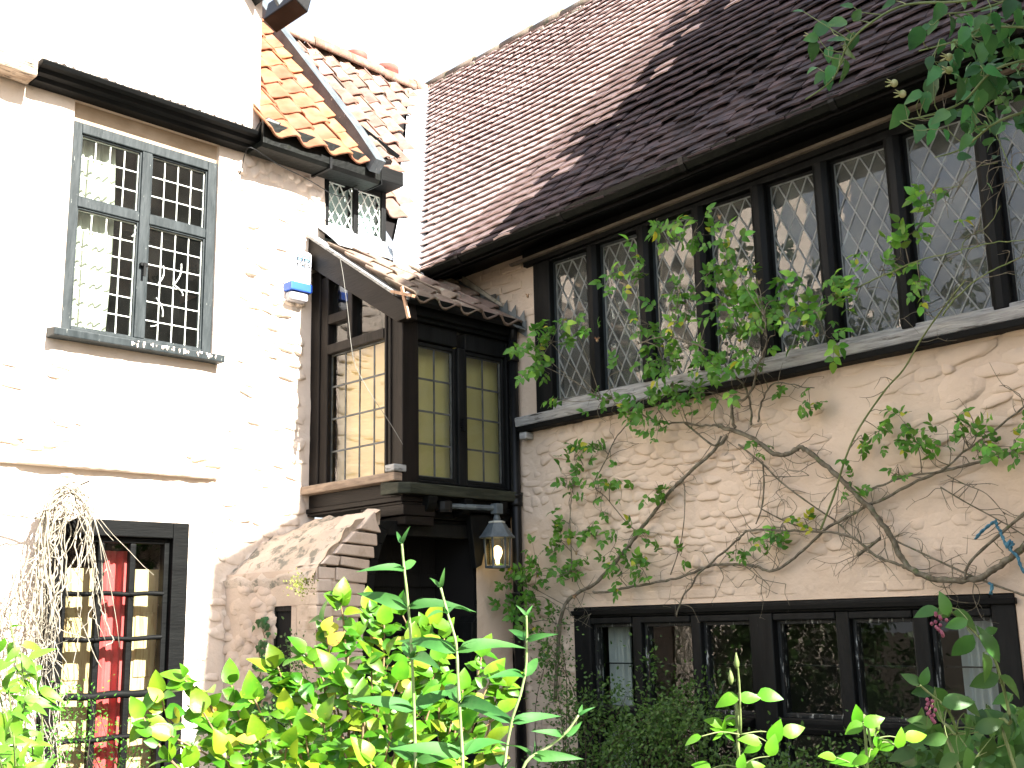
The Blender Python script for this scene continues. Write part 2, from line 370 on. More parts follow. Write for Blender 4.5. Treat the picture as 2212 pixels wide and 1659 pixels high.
# =================================================================== LEFT HOUSE
LH = empty("house", "cream limewashed house on the left with jettied gable, leaded casement window and pantiled roof", "house", (1.6, -.6, 0))
WINL = (1.84, 2.88, 3.42, 4.93); DOORL = (1.965, 2.875, -.05, 2.275)
wl_ = wall_sheet("wall", 'Y', 0., .30, 6.2, -.05, 5.1, [WINL, DOORL], .045, .016, CREAM, LH, 3.3, .22, cut=lambda a, z: (a < .95 and z > 4.42) or (a < 1.0 and z < 2.4))
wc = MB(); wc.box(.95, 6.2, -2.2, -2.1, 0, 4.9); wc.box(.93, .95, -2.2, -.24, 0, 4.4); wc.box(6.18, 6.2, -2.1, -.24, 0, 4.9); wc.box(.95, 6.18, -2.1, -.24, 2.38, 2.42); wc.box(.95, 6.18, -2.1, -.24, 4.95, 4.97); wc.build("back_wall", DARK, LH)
SM = [stone_mesh(i+10, CREAM) for i in range(9)]
slots = []
z = 1.15
while z < 4.93:
    rowh = RND.uniform(.055, .10); a = 1.06+RND.uniform(0, .06)
    while a < 2.0:
        w = RND.uniform(.07, .16); a += w*.55
        lim = 1.42 if z > 2.3 else 1.9
        pr = (1. if a < lim else max(0, 1-(a-lim)/.35))*(.62 if z < 4.2 else .55)
        inwin = WINL[0]-.10 < a < WINL[1] and WINL[2]-.12 < z < WINL[3]+.1
        if RND.random() < pr and not inwin and not (a > 1.86 and z < 2.4):
            slots.append((a, z+RND.uniform(-.02, .02)+.02*math.sin(a*7), w*RND.uniform(.85, 1.15), rowh*RND.uniform(.85, 1.25), RND.uniform(.016, .042), RND.gauss(0, .12)))
        a += w*.5
    z += rowh*.86
# lintel-like course of bigger flints tucked under the gutter
for i in range(14): slots.append((1.0+i*.05, 4.86+RND.uniform(-.1, .03), .085, .11, .05, RND.gauss(0, .2)))
for i in range(70):
    a, zz = RND.uniform(1.95, 3.5), RND.uniform(2.4, 3.3); slots.append((a, zz, RND.uniform(.06, .14), RND.uniform(.03, .05), .012, RND.gauss(0, .1)))
lay_stones(wl_, slots, SM, frY, CREAM)
# jettied gable wall above
gw = wall_sheet("gable_wall", 'Y', .12, 1.60, 6.2, 5.02, 8.6, [], .09, .012, CREAM, LH, 9.1)
g2 = MB(); g2.box(1.605, 6.2, -.3, .10, 5.02, 8.6); g2.build("gable_side", CREAM, gw)
# stepped hood moulding over the casement
hm = MB()
hm.prism([(1.61, .0, 4.93), (1.61, .10, 4.93), (1.61, .115, 4.955), (1.61, .15, 4.965), (1.61, .165, 4.99), (1.61, .20, 5.0), (1.61, .212, 5.025), (1.61, .19, 5.04), (1.61, .0, 5.045)], (1.57, 0, 0))
hm.build("hood_moulding", TIMBERH, LH, bevel=.004)
wb = MB(); wb.beam((3.19, .09, 4.975), (5.6, .09, 5.0), .16, .11); wb.build("jetty_beam", mat("peeling_beam", (.25, .19, .14), (.5, .42, .34), 6, .9, .8, 18, .1, stretch=(1, 4, 7), col3=(.05, .045, .04), c3=(.56, .64), bdist=.012), LH, bevel=.01)
# crumbled whitewash along the hood top
cr = MB(); r_ = random.Random(4)
for i in range(26):
    x = 1.75+i*.055; cr.add([(x, .17, 5.05), (x+r_.uniform(.03, .07), .175, 5.05), (x+.03, .205, 5.045-r_.uniform(0, .012)), (x+.02, .14, 5.075+r_.uniform(0, .01))], [(0, 1, 2), (0, 3, 1), (0, 2, 3), (1, 3, 2)])
cr.build("crumbled_plaster", CREAM, LH)
# leaded casement window
def cross_window(parent):
    x0, x1, z0, z1 = WINL; zt = 4.80; y0, y1 = -.11, -.015
    f = MB(); fw = .068
    for a, b, c, d in ((x0, x0+fw, z0, zt), (x1-fw, x1, z0, zt), (x0+fw, x1-fw, zt-.07, zt), (x0+fw, x1-fw, z0, z0+.03), (2.325, 2.395, z0+.03, zt-.07)):
        f.box(a, b, y0, y1, c, d)
    f.box(x0+fw, 2.325, y0+.004, y1-.004, 4.235, 4.30); f.box(2.395, x1-fw, y0+.004, y1-.004, 4.235, 4.30)
    w = f.build("casement_window", GREYPAINT, parent, bevel=.006)
    for a0, a1 in ((x0+fw, 2.325), (2.395, x1-fw)):
        for b0, b1, nz_ in ((z0+.03, 4.235, 6), (4.30, zt-.07, 3)):
            s = MB(); t = .011
            s.box(a0, a0+t, -.085, -.03, b0, b1); s.box(a1-t, a1, -.085, -.03, b0, b1); s.box(a0+t, a1-t, -.085, -.03, b0, b0+t); s.box(a0+t, a1-t, -.085, -.03, b1-t, b1)
            s.build("sash", GREYPAINT, w, bevel=.003)
            glaze(w, lambda a, z: frY(a, z, -.055), a0+t, a1-t, b0+t, b1-t, 'grid', 4, nz_, LEADL, GL, .0034)
    c = MB(); r = random.Random(2)              # strip repairs over cracked panes
    for x, z, dx, dz, n in ((2.12, 3.86, -.05, .16, 6), (2.20, 3.98, .03, -.13, 6), (2.24, 3.75, -.05, -.12, 6), (2.05, 3.80, .06, .06, 4), (2.43, 4.13, -.015, .08, 4), (2.27, 3.55, -.05, .03, 4)):
        c.tube([(x+dx*i/n-.02*math.sin(i/n*3.1), -.044, z+dz*i/n) for i in range(n+1)], .0045, 5)
    c.build("crack_repair_strip", LEADL, w)
    lt = MB(); lt.box(x0, x1, -.10, -.03, zt+.002, z1); lt.build("plaster_lintel", mat("shaded_plaster", (.33, .25, .17), (.44, .35, .26), 5, .9, .3, 30), w)  # lintel plaster coloured brown to hold the shade under the hood
    h = MB(); h.box(2.335, 2.385, -.014, .012, 3.93, 3.95); h.box(2.352, 2.368, .012, .02, 3.86, 3.95); h.build("window_catch", IRON, w)
    return w
cross_window(LH)
sl = MB(); sl.prism([(1.80, -.02, 3.352), (1.80, .10, 3.352), (1.80, .105, 3.40), (1.80, -.02, 3.418)], (1.16, 0, 0))
so = sl.build("window_sill", GREYPAINT, LH, bevel=.006)
sw = MB(); r_ = random.Random(8)
for i in range(46):
    x = 1.86+r_.random()*.62; a, h = r_.uniform(.004, .014), r_.uniform(.006, .03); zz = 3.40-r_.uniform(0, .02)
    sw.add([(x, .1062, zz), (x+a, .1062, zz), (x+a*.7, .1068, zz-h), (x+a*.1, .1066, zz-h*.8)], [(0, 1, 2, 3)])
sw.build("paint_drips", CREAM, so)
# string course over the door, worn along its edge
sc = MB(); n = 46
for i in range(n+1):
    x = 1.78+1.47*i/n; j = .010*fbm(x*7, 1, 2, 3); k = .006*fbm(x*9, 4, 2, 3); e = 1 if 1 < i < n-5 else .55
    sc.v += [(x, -.01, 2.57), (x, (.052+j)*e, 2.572+k), (x, (.056+j)*e, 2.60+k), (x, (.045+j)*e, 2.632+k), (x, -.01, 2.66)]
for i in range(n):
    for q in range(4): a = 5*i+q; sc.f.append((a, a+1, a+6, a+5))
sc.f += [(4, 3, 2, 1, 0), tuple(5*n+q for q in range(5))]
sc.build("string_course", CREAM, LH, True)
r_ = random.Random(5); cs = [stone_mesh(90+i, CREAM) for i in range(4)]
for i in range(16):
    a = RND.uniform(2.9, 3.35) if i < 9 else RND.uniform(1.75, 2.0); inst("stone", RND.choice(cs), wl_, frY(a, 2.70+RND.uniform(-.05, .05)) @ Matrix.Diagonal((RND.uniform(.08, .16), RND.uniform(.04, .06), .03, 1)))
# glazed garden door
def garden_door(parent):
    x0, x1, z1 = DOORL[0], DOORL[1], DOORL[3]
    f = MB(); f.box(x0, x0+.11, -.12, .012, 0, z1); f.box(x1-.11, x1, -.12, .012, 0, z1); f.box(x0+.11, x1-.11, -.12, .012, z1-.10, z1)
    f.box(x0+.11, x0+.145, -.10, -.03, 0, z1-.10); f.box(x1-.145, x1-.11, -.10, -.03, 0, z1-.10); f.box(x0+.145, x1-.145, -.10, -.03, z1-.135, z1-.10)
    d = f.build("glazed_door", TIMBERH, parent, bevel=.006)
    a0, a1 = x0+.145, x1-.145; n = 3; cw = (a1-a0)/n
    zs = [2.14, 1.83, 1.56, 1.23, .98, .62, .30, .05]
    bars = MB()
    for i in range(1, n): bars.box(a0+cw*i-.021, a0+cw*i+.021, -.085, -.035, .05, 2.14)
    bars.build("glazing_bar", TIMBERH, d, bevel=.01)
    for k, z in enumerate(zs[1:-1]):
        h = .028 if z != 1.23 else .042
        rb = MB(); m_ = 10
        for i in range(m_+1):
            u = a0+(a1-a0)*i/m_; q = z+.004*math.sin(i*1.3+k); w_ = .006*math.cos(i*math.pi*6/m_)
            rb.v += [(u, -.088, q-h/2), (u, -.034, q-h/2), (u, -.022+w_, q-h*.25), (u, -.022+w_, q+h*.25), (u, -.034, q+h/2), (u, -.088, q+h/2)]
        for i in range(m_):
            for e_ in range(6): a_, b_ = 6*i+e_, 6*i+(e_+1) % 6; rb.f.append((a_, b_, b_+6, a_+6))
        rb.build("glazing_rail", TIMBERH, d, True)
    for i in range(n):
        for za, zb in zip(zs[1:], zs):
            c = MB(); c.poly([(-cw/2, -(zb-za)/2, 0), (cw/2, -(zb-za)/2, 0), (cw/2, (zb-za)/2, 0), (-cw/2, (zb-za)/2, 0)])
            inst("pane", c.mesh("pane", GLC), d, frY(a0+cw*(i+.5), (za+zb)/2, -.06) @ Matrix.Rotation(RND.gauss(0, .006), 4, 'X'))
garden_door(LH)
# things inside the door: folded panelled shutters and a red strip of curtain
WOOD = mat("varnished_pine", (.60, .44, .22), (.68, .53, .30), 3.5, .55, .2, 20, .3, stretch=(9, 9, .8), col3=(.48, .32, .15), c3=(.52, .62), c3scale=5)
for k, (xa, xb) in enumerate(((2.015, 2.245), (2.455, 2.69))):
    m_ = MB(); m_.box(xa, xb, -.235, -.205, 0, 1.99)
    sh = m_.build("shutter", WOOD, None, bevel=.003)
    for z in (.25, .82, 1.32):
        p = MB(); p.box(xa+.045, xb-.045, -.204, -.196, z, z+.40); p.build("raised_panel", WOOD, sh, bevel=.006)
    tag(sh, "pale wooden panelled shutter behind the glazed door on the side nearer the %s" % ("porch" if k == 0 else "dead creeper"), "shutter", "shutters behind the glazed door")
cu = MB(); nn = 26
for i in range(nn+1):
    x = 2.252+.20*i/nn; y = -.19+.010*math.sin(i*1.0)+.012*math.sin(i*.37)
    cu.v += [(x, y, 0), (x, y, 2.1)]
for i in range(nn): cu.f.append((2*i+2, 2*i, 2*i+1, 2*i+3))
cu.v += [(x_, y_-.006, z_) for x_, y_, z_ in cu.v]
N_ = 2*(nn+1); cu.f += [tuple(N_+j for j in reversed(f)) for f in cu.f[:nn]]
tag(cu.build("curtain", mat("red_cloth", (.62, .085, .085), (.68, .11, .11), 5, .8), None, True), "red curtain strip hanging behind the black glazed garden door", "curtain")
def curtain(axis, k, a0, a1, z0, z1, folds, amp, m, label, group=None, gather=0., seed=0):
    mb = MB(); n = folds*6; r = random.Random(seed); nzs = 7; ph = r.random()*6
    for s_ in (0, 1):
        for j in range(nzs):
            z = z1-(z1-z0)*j/(nzs-1); sq = 1-gather*math.sin(math.pi*j/(nzs-1))
            for i in range(n+1):
                a = a0+(a1-a0)*i/n*sq; d = amp*math.sin(i/6*2*math.pi+ph)+amp*.6*math.sin(i*.41+ph+j*.3)
                q = k+d-(.004 if s_ else 0); mb.v.append((q, a, z) if axis == 'X' else (a, q, z))
    for s_ in (0, 1):
        o = s_*nzs*(n+1)
        for j in range(nzs-1):
            for i in range(n):
                f = (o+j*(n+1)+i, o+j*(n+1)+i+1, o+(j+1)*(n+1)+i+1, o+(j+1)*(n+1)+i); mb.f.append(f if s_ else f[::-1])
    return tag(mb.build("curtain", m, None, True), label, "curtain", group)
NET = mat("cream_curtain_cloth", (.62, .61, .52), (.72, .71, .62), 8, .9, transl=.3)
curtain('Y', -.15, 2.87, 2.53, 3.40, 4.78, 6, .016, NET, "pale cream curtain drawn to the left in the leaded casement upstairs", gather=-.06, seed=1)
# --------------------------------------------------------------- pantile roofs
def pantile_mesh(w, l, m, seed=0):
    n = 10; mb = MB(); t = .017; r = random.Random(seed); wob = r.uniform(-.006, .006)
    def prof(u): return .026*math.cos(2*math.pi*(u*1.06+.06))+(.010 if u < .12 else 0)
    for s_, dz in ((0, 0.), (1, -t)):
        for v in (0, 1):
            for i in range(n+1):
                u = i/n; mb.v.append(((u-.5)*w*1.14, -v*l, prof(u)+dz+(.004*r.uniform(-1, 1))+wob*u))
    q = n+1
    for i in range(n):
        mb.f.append((i, q+i, q+i+1, i+1)); mb.f.append((2*q+i+1, 3*q+i+1, 3*q+i, 2*q+i)); mb.f.append((q+i, 3*q+i, 3*q+i+1, q+i+1))
    mb.f.append((0, 2*q, 3*q, q)); mb.f.append((n, q+n, 3*q+n, 2*q+n))
    return mb.mesh("pantile", m, True)
def lay_pantiles(parent, z_at, tan, x0, x1, y0, y1, tw, gauge, meshes, keep, lift=.03, name="pantile"):
    """slope rising towards -Y; tiles laid from the eaves y1 up to y0"""
    a = math.atan(tan); up = Vector((0, -math.cos(a), math.sin(a))); nv = Vector((0, math.sin(a), math.cos(a)))
    n = int(abs(y1-y0)/math.cos(a)/gauge)+1; c = 0
    for r in range(n):
        sy = y1-(r)*gauge*math.cos(a)
        k = 0; x = x0+tw/2
        while x < x1:
            if keep(x, sy, z_at(sy)):
                o = Vector((x, sy, z_at(sy)))+nv*(lift+RND.gauss(0, .004))+up*RND.gauss(0, .008)
                # local x -> -X (to the viewer's right), y up the slope, z out of the roof; the nose lifts over the course below
                M = frameM(o+up*gauge*1.22, (-1, 0, 0), up, nv) @ Matrix.Rotation(-.098+RND.gauss(0, .010), 4, 'X') @ Matrix.Rotation(RND.gauss(0, .012), 4, 'Z')
                inst(name, RND.choice(meshes), parent, M); c += 1
            x += tw
    return c
def PLz(y): return ROOFK-T52*y
def POz(y): return 5.14+T50*(.12-y)
rb = MB(); e = .02
rb.poly([(.31, .28, PLz(.28)-e), (.31, -.14, PLz(-.14)-e), (.92, -.14, PLz(-.14)-e), (.92, -2.08, PLz(-2.08)-e), (-1.83, -2.08, PLz(-2.08)-e), (.30, .30, PLz(.30)-e)])
rb.poly([(6.2, -2.08, PLz(-2.08)-e), (.92, -2.08, PLz(-2.08)-e), (.92, -.4, PLz(-.4)-e), (6.2, -.4, PLz(-.4)-e)])
rb.poly([(6.2, -2.08, PLz(-2.08)-e), (-1.83, -2.08, PLz(-2.08)-e), (-2.06, -4.4, PLz(.1)-e), (6.2, -4.4, PLz(.1)-e)][::-1])
RL = rb.build("roof", UNDER, LH)
PM = [pantile_mesh(.205, .36, PANT, i) for i in range(5)]
def keepL(x, y, z):
    px, py, d = proj((x, y-.15, z+.2)); vx = XV(y)
    return x > max(vx, -9)+.20 and not (x > .30 and y > -.75) and px > 540 and py > -60
nA = lay_pantiles(RL, PLz, T52, -2.4, 1.1, -2.04, .22, .205, .285, PM, keepL)
ridge = MB()
RM = mat("ridge_tile_clay", (.20, .11, .075), (.28, .18, .14), 6, .85, .5, 40, .2, objvar=.2, col3=(.25, .24, .19), c3=(.52, .66))
def half_pipe(L, r, t=.016, n=8):
    mb = MB()
    for rr in (r, r-t):
        for y in (0, L):
            for i in range(n+1):
                th = math.radians(-18)+math.radians(216)*i/n; mb.v.append((y, rr*math.cos(th), rr*math.sin(th)))
    q = n+1
    for i in range(n):
        mb.f += [(i, i+1, q+i+1, q+i), (2*q+i+1, 2*q+i, 3*q+i, 3*q+i+1), (i+1, i, 2*q+i, 2*q+i+1), (q+i, q+i+1, 3*q+i+1, 3*q+i)]
    mb.f += [(0, q, 3*q, 2*q), (n, 2*q+n, 3*q+n, q+n)]
    return mb
rt = half_pipe(.44, .115).mesh("ridge_tile", RM, True)
YR = -2.05
for i in range(9):
    x = -2.10+i*.447
    if x < 1.6: inst("ridge_tile", rt, RL, Matrix.Translation((x, YR+RND.gauss(0, .008), PLz(YR)+.035+RND.gauss(0, .008))) @ Matrix.Rotation(RND.gauss(0, .012), 4, 'Y'))
bed = MB(); n = 60
for i in range(n):
    x = -2.1+i*(3.6/n); bed.box(x, x+3.6/n, YR+.06, YR+.145+RND.uniform(-.012, .02), PLz(YR+.12)-.02, PLz(YR+.12)+.075+RND.uniform(-.012, .012))
bed.build("ridge_bedding", MORTAR, RL, bevel=.01)
# orange pantiles between the gable and the verge board
ro = MB(); ro.poly([(1.62, .16, POz(.16)-.02), (.55, .16, POz(.16)-.02), (.55, -1.42, POz(-1.42)-.02), (1.62, -1.42, POz(-1.42)-.02)][::-1]); ro.poly([(.72, .12, 4.9), (.72, .12, POz(.12)-.02), (.72, -1.42, POz(-1.42)-.02), (.72, -1.42, 4.9)])
RO = ro.build("side_roof", UNDER, LH)
PO = [pantile_mesh(.235, .40, PANTO, i+20) for i in range(5)]
lay_pantiles(RO, POz, T50, .70, 1.66, -1.42, .19, .235, .235, PO, lambda x, y, z: True)
# small swept tiles over the lattice light
rs = MB(); q0, q1, q2 = (on(p[0], p[1], (0, T50, 1), 5.14+T50*.12) for p in ((776, 350), (848, 348), (766, 272)))
rs.prism([q0, q1, q2], (0, -.02, -.025)); RS = rs.build("dormer_roof", UNDER, LH)
for fx, fy in ((.18, .05), (.52, .06), (.86, .08), (.30, .36)):
    o = q0.lerp(q1, fx)+(q2-q0)*fy
    a = math.atan(T50); up = Vector((0, -math.cos(a), math.sin(a))); nv = Vector((0, math.sin(a), math.cos(a)))
    inst("pantile", pantile_mesh(.15, .16, PANTG, int(fx*50)), RS, frameM(o+up*.13+nv*.03, (-1, 0, 0), up, nv) @ Matrix.Rotation(-.1, 4, 'X'))
vb = MB(); vb.beam(q2+Vector((0, 0, .03)), q1+Vector((-.01, .06, .02)), .02, .035); vb.build("dormer_verge", TIMBER, RS, bevel=.003)
# verge board up the orange roof
GREYBOARD = mat("grey_painted_board", (.06, .075, .085), (.10, .115, .125), 6, .6, .5, 24, .3, stretch=(4, 1, 1), col3=(.62, .62, .58), c3=(.66, .71), c3scale=26)
a = math.atan(T50); up = Vector((0, -math.cos(a), math.sin(a))); nv = Vector((0, math.sin(a), math.cos(a)))
p0 = Vector((.70, .22, POz(.22))); vbm = MB(); bend = []
for s in (-.10, .35, .9, 1.5, 2.1, 2.62): bend.append(p0+up*s+nv*(.10+.0+.05*max(0, .4-s)*-1))
for k in range(len(bend)-1):
    A_, B_ = bend[k], bend[k+1]
    sx = Vector((.048, 0, 0)); hn = nv*.055
    vbm.prism([A_-sx-hn, A_+sx-hn, A_+sx+hn, A_-sx+hn], B_-A_)
vbm.build("verge_board", GREYBOARD, LH)
# chimney pots beyond the ridge
POT = mat("chimney_pot_clay", (.20, .06, .045), (.26, .10, .08), 5, .85, .4, 30)
st = MB(); st.box(-.85, .35, -4.5, -3.9, 3.0, 8.35); CH = st.build("chimney", mat("chimney_brick", (.3, .16, .11), (.38, .24, .18), 9, .9, .5, 30), LH)
for (px, py) in ((768, 122), (836, 150)):
    p = on(px, py, (0, 1, 0), -4.2)
    c = MB(); c.lathe((p.x, p.y, p.z-.50), [(.13, -.2), (.125, .3), (.15, .33), (.15, .36), (.12, .375), (.12, .42), (.155, .45), (.155, .52), (.13, .53)], 14); c.build("chimney_pot", POT, CH, True)
p = on(812, 148, (0, 1, 0), -4.2); cw_ = MB(); cw_.tube([(p.x+.06, p.y, p.z-.1), (p.x+.05, p.y, p.z+.02), (p.x-.02, p.y, p.z+.03), (p.x-.12, p.y, p.z-.02), (p.x-.14, p.y, p.z-.12)], .012, 6); cw_.build("chimney_wire", IRON, CH, True)
# gutter board under the orange tiles
gb = MB()
gb.prism([(.60, .05, 4.905), (.60, .235, 4.905), (.60, .26, 4.93), (.60, .26, 5.10), (.60, .235, 5.115), (.60, .225, 4.95), (.60, .05, 4.95)], (1.05, 0, 0))
GB = gb.build("box_gutter", mat("mossy_black_gutter", (.002, .003, .0025), (.006, .0075, .006), 6, .5, .4, 30, .15, col3=(.035, .042, .015), c3=(.66, .75)), LH, bevel=.005)
ge = MB(); ge.box(.592, .598, .05, .262, 4.90, 5.118); ge.build("gutter_stop_end", IRON, GB); ge = MB(); ge.box(1.062, 1.082, .03, .268, 4.895, 5.02); ge.build("gutter_joint", IRON, GB)
so_ = MB(); so_.box(.72, 1.60, -.02, .05, 4.99, 5.16); so_.build("eaves_board", TIMBERH, LH)
ow = MB(); ow.prism([(1.66, .02, 5.02), (1.66, .20, 5.02), (1.66, .235, 5.08), (1.60, .24, 5.14), (1.60, .02, 5.14)], (-.10, .02, -.02)); ow.build("gutter_outlet", IRON, GB, bevel=.006)
# lattice light under the gutter
dl = MB(); yd = -.06
for b in ((.33, .375, 4.46, 5.12), (.885, .93, 4.50, 5.02), (.605, .65, 4.5, 5.05)): dl.box(b[0], b[1], yd-.03, yd+.05, b[2], b[3])
dl.box(.375, .605, yd-.03, yd+.045, 4.94, 5.0); dl.box(.65, .885, yd-.03, yd+.045, 4.94, 5.0); dl.box(.375, .605, yd-.03, yd+.045, 4.50, 4.53); dl.box(.65, .885, yd-.03, yd+.045, 4.50, 4.53)
DL = dl.build("lattice_window", TIMBER, LH, bevel=.004)
for b0, b1 in ((.375, .605), (.65, .885)): glaze(DL, lambda a, z: frY(a, z, yd+.02), b0, b1, 4.53, 4.94, 'lattice', 3, 3, LEADL, GL, .004, tilt=.03)
ld = MB(); ld.box(.33, .95, yd-.06, yd-.05, 4.4, 5.1); ld.build("blind", mat("pale_blue_backing", (.60, .70, .70), rough=.9), DL)  # plain pale blue sheet giving the lattice panes their tone
df = MB(); df.box(.31, .60, yd-.0, yd+.24, 4.985, 5.10); df.build("dormer_fascia", TIMBERH, LH, bevel=.005)
# whitened lead: apron below the light and the valley between the two roofs
la = MB(); r_ = random.Random(6)
def QBz(y): return 4.43-.667*y
xs = [.32+i*.097 for i in range(8)]
for i, (a, b) in enumerate(zip(xs, xs[1:])):
    e0 = .27
    la.prism([(a, yd+.03, 4.60), (b, yd+.03, 4.60), (b, .02, QBz(.02)+.10), (b, e0, QBz(e0)+.085), (a, e0, QBz(e0)+.085), (a, .02, QBz(.02)+.10)], (0, -.004, -.012))
la.build("lead_apron", SHEETLEAD, LH)
va = MB()
vn = [(.42, .42), (.30, .30), (-.3, -.3), (-1.0, -1.0), (-1.55, -1.55), (-2.02, -2.02)]
def vpt(a):
    y = YV(a); j = .20+.025*math.sin(a*9)
    return Vector((a, y+.125, ROOFKR-T_R*a+.06)), Vector((a+j, y, ROOFK-T52*y+.06))
vn = [(.42, 0), (.2, 0), (-.2, 0), (-.6, 0), (-1.0, 0), (-1.4, 0), (-1.65, 0), (-1.86, 0)]
for (a, _), (b, _) in zip(vn, vn[1:]):
    (r0, l0), (r1, l1) = vpt(a), vpt(b)
    va.prism([r0, r1, l1, l0], (-.012, -.012, -.02))
va.build("valley_flashing", SHEETLEAD, LH)
# gable eaves showing at the top edge
ge = MB(); rk = Vector((math.cos(math.radians(52)), 0, math.sin(math.radians(52))))
e0 = Vector((1.66, .12, 6.03))
ge.prism([e0+Vector((0, -.3, 0)), e0+Vector((0, .13, 0)), e0+Vector((0, .13, .12)), e0+Vector((0, -.3, .12))], rk*3.4); ge.build("gable_soffit", TIMBER, LH)
ge = MB(); ge.prism([e0+Vector((-.10, .135, -.02)), e0+Vector((-.22, .135, .17)), e0+Vector((-.22, .165, .17)), e0+Vector((-.10, .165, -.02))], rk*3.4); ge.build("bargeboard", GREYBOARD, LH, bevel=.004)
ge = MB(); ge.prism([e0+Vector((-.26, -.3, .12)), e0+Vector((-.38, -.3, .05)), e0+Vector((-.38, .12, .05)), e0+Vector((-.26, .12, .12))], (-.04, 0, .16)); ge.build("gable_gutter", IRON, LH, bevel=.01)
# =================================================================== PORCH WITH ORIEL
BS, BF = 1.035, 1.036
PO_ = empty("porch", "black timber porch with leaded oriel window over a brick arch in the inner corner", "porch", (.6, .6, 0))
# corner post and side framing (plane X = BS)
f = MB(); t = .10
f.box(BS-t, BS, -.01, .10, 2.55, 4.16); f.box(BS-t-.01, BS-.012, .10, .186, 2.55, 4.1)
f.box(BS-t, BS-.004, .186, .83, 3.51, 3.58); f.box(BS-t, BS-.008, .415, .475, 3.582, 3.95); f.box(BS-t, BS-.010, .186, .413, 3.735, 3.805)
f.box(BS-t, BS-.012, .83, .856, 2.55, 3.70)
SF = f.build("side_frame", BROWN, PO_, bevel=.008)
f = MB(); f.box(BS-.13, BS+.006, .858, BF+.006, 2.50, 3.76); f.box(BS-.02, BS+.016, .862, .885, 2.55, 3.72); f.box(BS-.02, BS+.016, .905, .93, 2.55, 3.72)
f.build("corner_post", BROWN, PO_, bevel=.006)
glaze(SF, lambda a, z: frameM((BS-.055, a, z), (0, 1, 0), (0, 0, 1), (1, 0, 0)), .186, .83, 2.575, 3.51, 'grid', 4, 4, LEADD, glass("oriel_glass", (.9, .92, .86), .012, 1.75, .10), .006, tilt=.008)
def side_light(pts):
    mb = MB(); mb.poly([(BS-.055, y, z) for y, z in pts]); mb.build("pane", GL, SF)
side_light([(.186, 3.58), (.415, 3.58), (.415, 3.735), (.186, 3.735)]); side_light([(.186, 3.805), (.415, 3.805), (.415, 3.93), (.186, 4.08)]); side_light([(.475, 3.58), (.83, 3.58), (.83, 3.68), (.475, 3.90)])
# barge rafter, its capping and the broken end
def Q(y): return 4.43-.667*y
b = MB(); b.prism([(BS-.06, -.07, Q(-.07)+.0), (BS-.06, 1.10, Q(1.10)), (BS-.06, 1.12, Q(1.12)-.10), (BS-.06, 1.02, Q(1.02)-.175), (BS-.06, -.07, Q(-.07)-.225)], (.10, 0, 0))
b.build("barge_rafter", BROWNH, PO_, bevel=.008)
b = MB(); b.prism([(BS-.05, -.09, Q(-.09)+.003), (BS-.05, 1.02, Q(1.02)+.003), (BS-.05, 1.02, Q(1.02)+.03), (BS-.05, -.09, Q(-.09)+.03)], (.115, 0, 0)); b.build("rafter_capping", GREYOAK, PO_, bevel=.004)
b = MB(); e = onX(872, 640, BS+.06); b.beam(e+Vector((0, -.02, .07)), e+Vector((0, .05, -.16)), .014, .022); b.beam(e+Vector((0, -.12, .06)), e+Vector((0, .10, -.02)), .03, .02); b.build("splintered_lath", mat("bare_split_wood", (.32, .19, .12), (.45, .30, .2), 9, .8, .5, 30, stretch=(1, 4, 1)), PO_)
# sills and the moulded bressummer below
s = MB(); s.box(BS-.1, BS+.075, -.05, BF+.0, 2.515, 2.572); s.build("side_sill", BROWNSILL, PO_, bevel=.007)
s = MB(); s.box(BS-.02, BS+.085, .955, 1.05, 2.574, 2.62); s.build("sill_block", GREYOAK, PO_, bevel=.006)
s = MB(); s.prism([(0, BF-.1, 2.43), (0, BF+.075, 2.43), (0, BF+.085, 2.50), (0, BF-.1, 2.517)], (1.04, 0, 0)); s.prism([(1.04, BF-.1, 2.43), (1.04, BF+.075, 2.43), (1.04, BF+.085, 2.50), (1.04, BF-.1, 2.517)], (.06, -.05, 0)); s.build("front_sill", GREENSILL, PO_, bevel=.006)
s = MB()
for z0, z1, o in ((2.42, 2.513, .0), (2.385, 2.418, .022), (2.365, 2.383, .012), (2.295, 2.363, .02), (2.235, 2.293, -.004)): s.box(BS-.25, BS+o, -.0 if z0 > 2.3 else .62, BF+o*.5+(.0 if z0 > 2.3 else .02), z0, z1)
s.build("side_bressummer", BROWNH, PO_, bevel=.005)
s = MB()
for z0, z1, o in ((2.385, 2.428, .0), (2.345, 2.383, .02), (2.29, 2.343, -.06), (2.24, 2.288, -.09)): s.box(.0, BS-.26, BF-.2, BF+o, z0, z1)
s.build("front_bressummer", TIMBERH, PO_, bevel=.006)
for x in (.15, .48, .80):
    b = MB(); n = 7
    pr = [(BF-.05, 2.425), (BF+.075, 2.425)]+[(BF+.07*math.cos(k*.26), 2.40-.085*math.sin(k*.26)) for k in range(n)]+[(BF-.05, 2.31)]
    b.prism([(x, y, z) for y, z in pr], (.075, 0, 0)); b.build("carved_bracket", TIMBERH, PO_, bevel=.004)
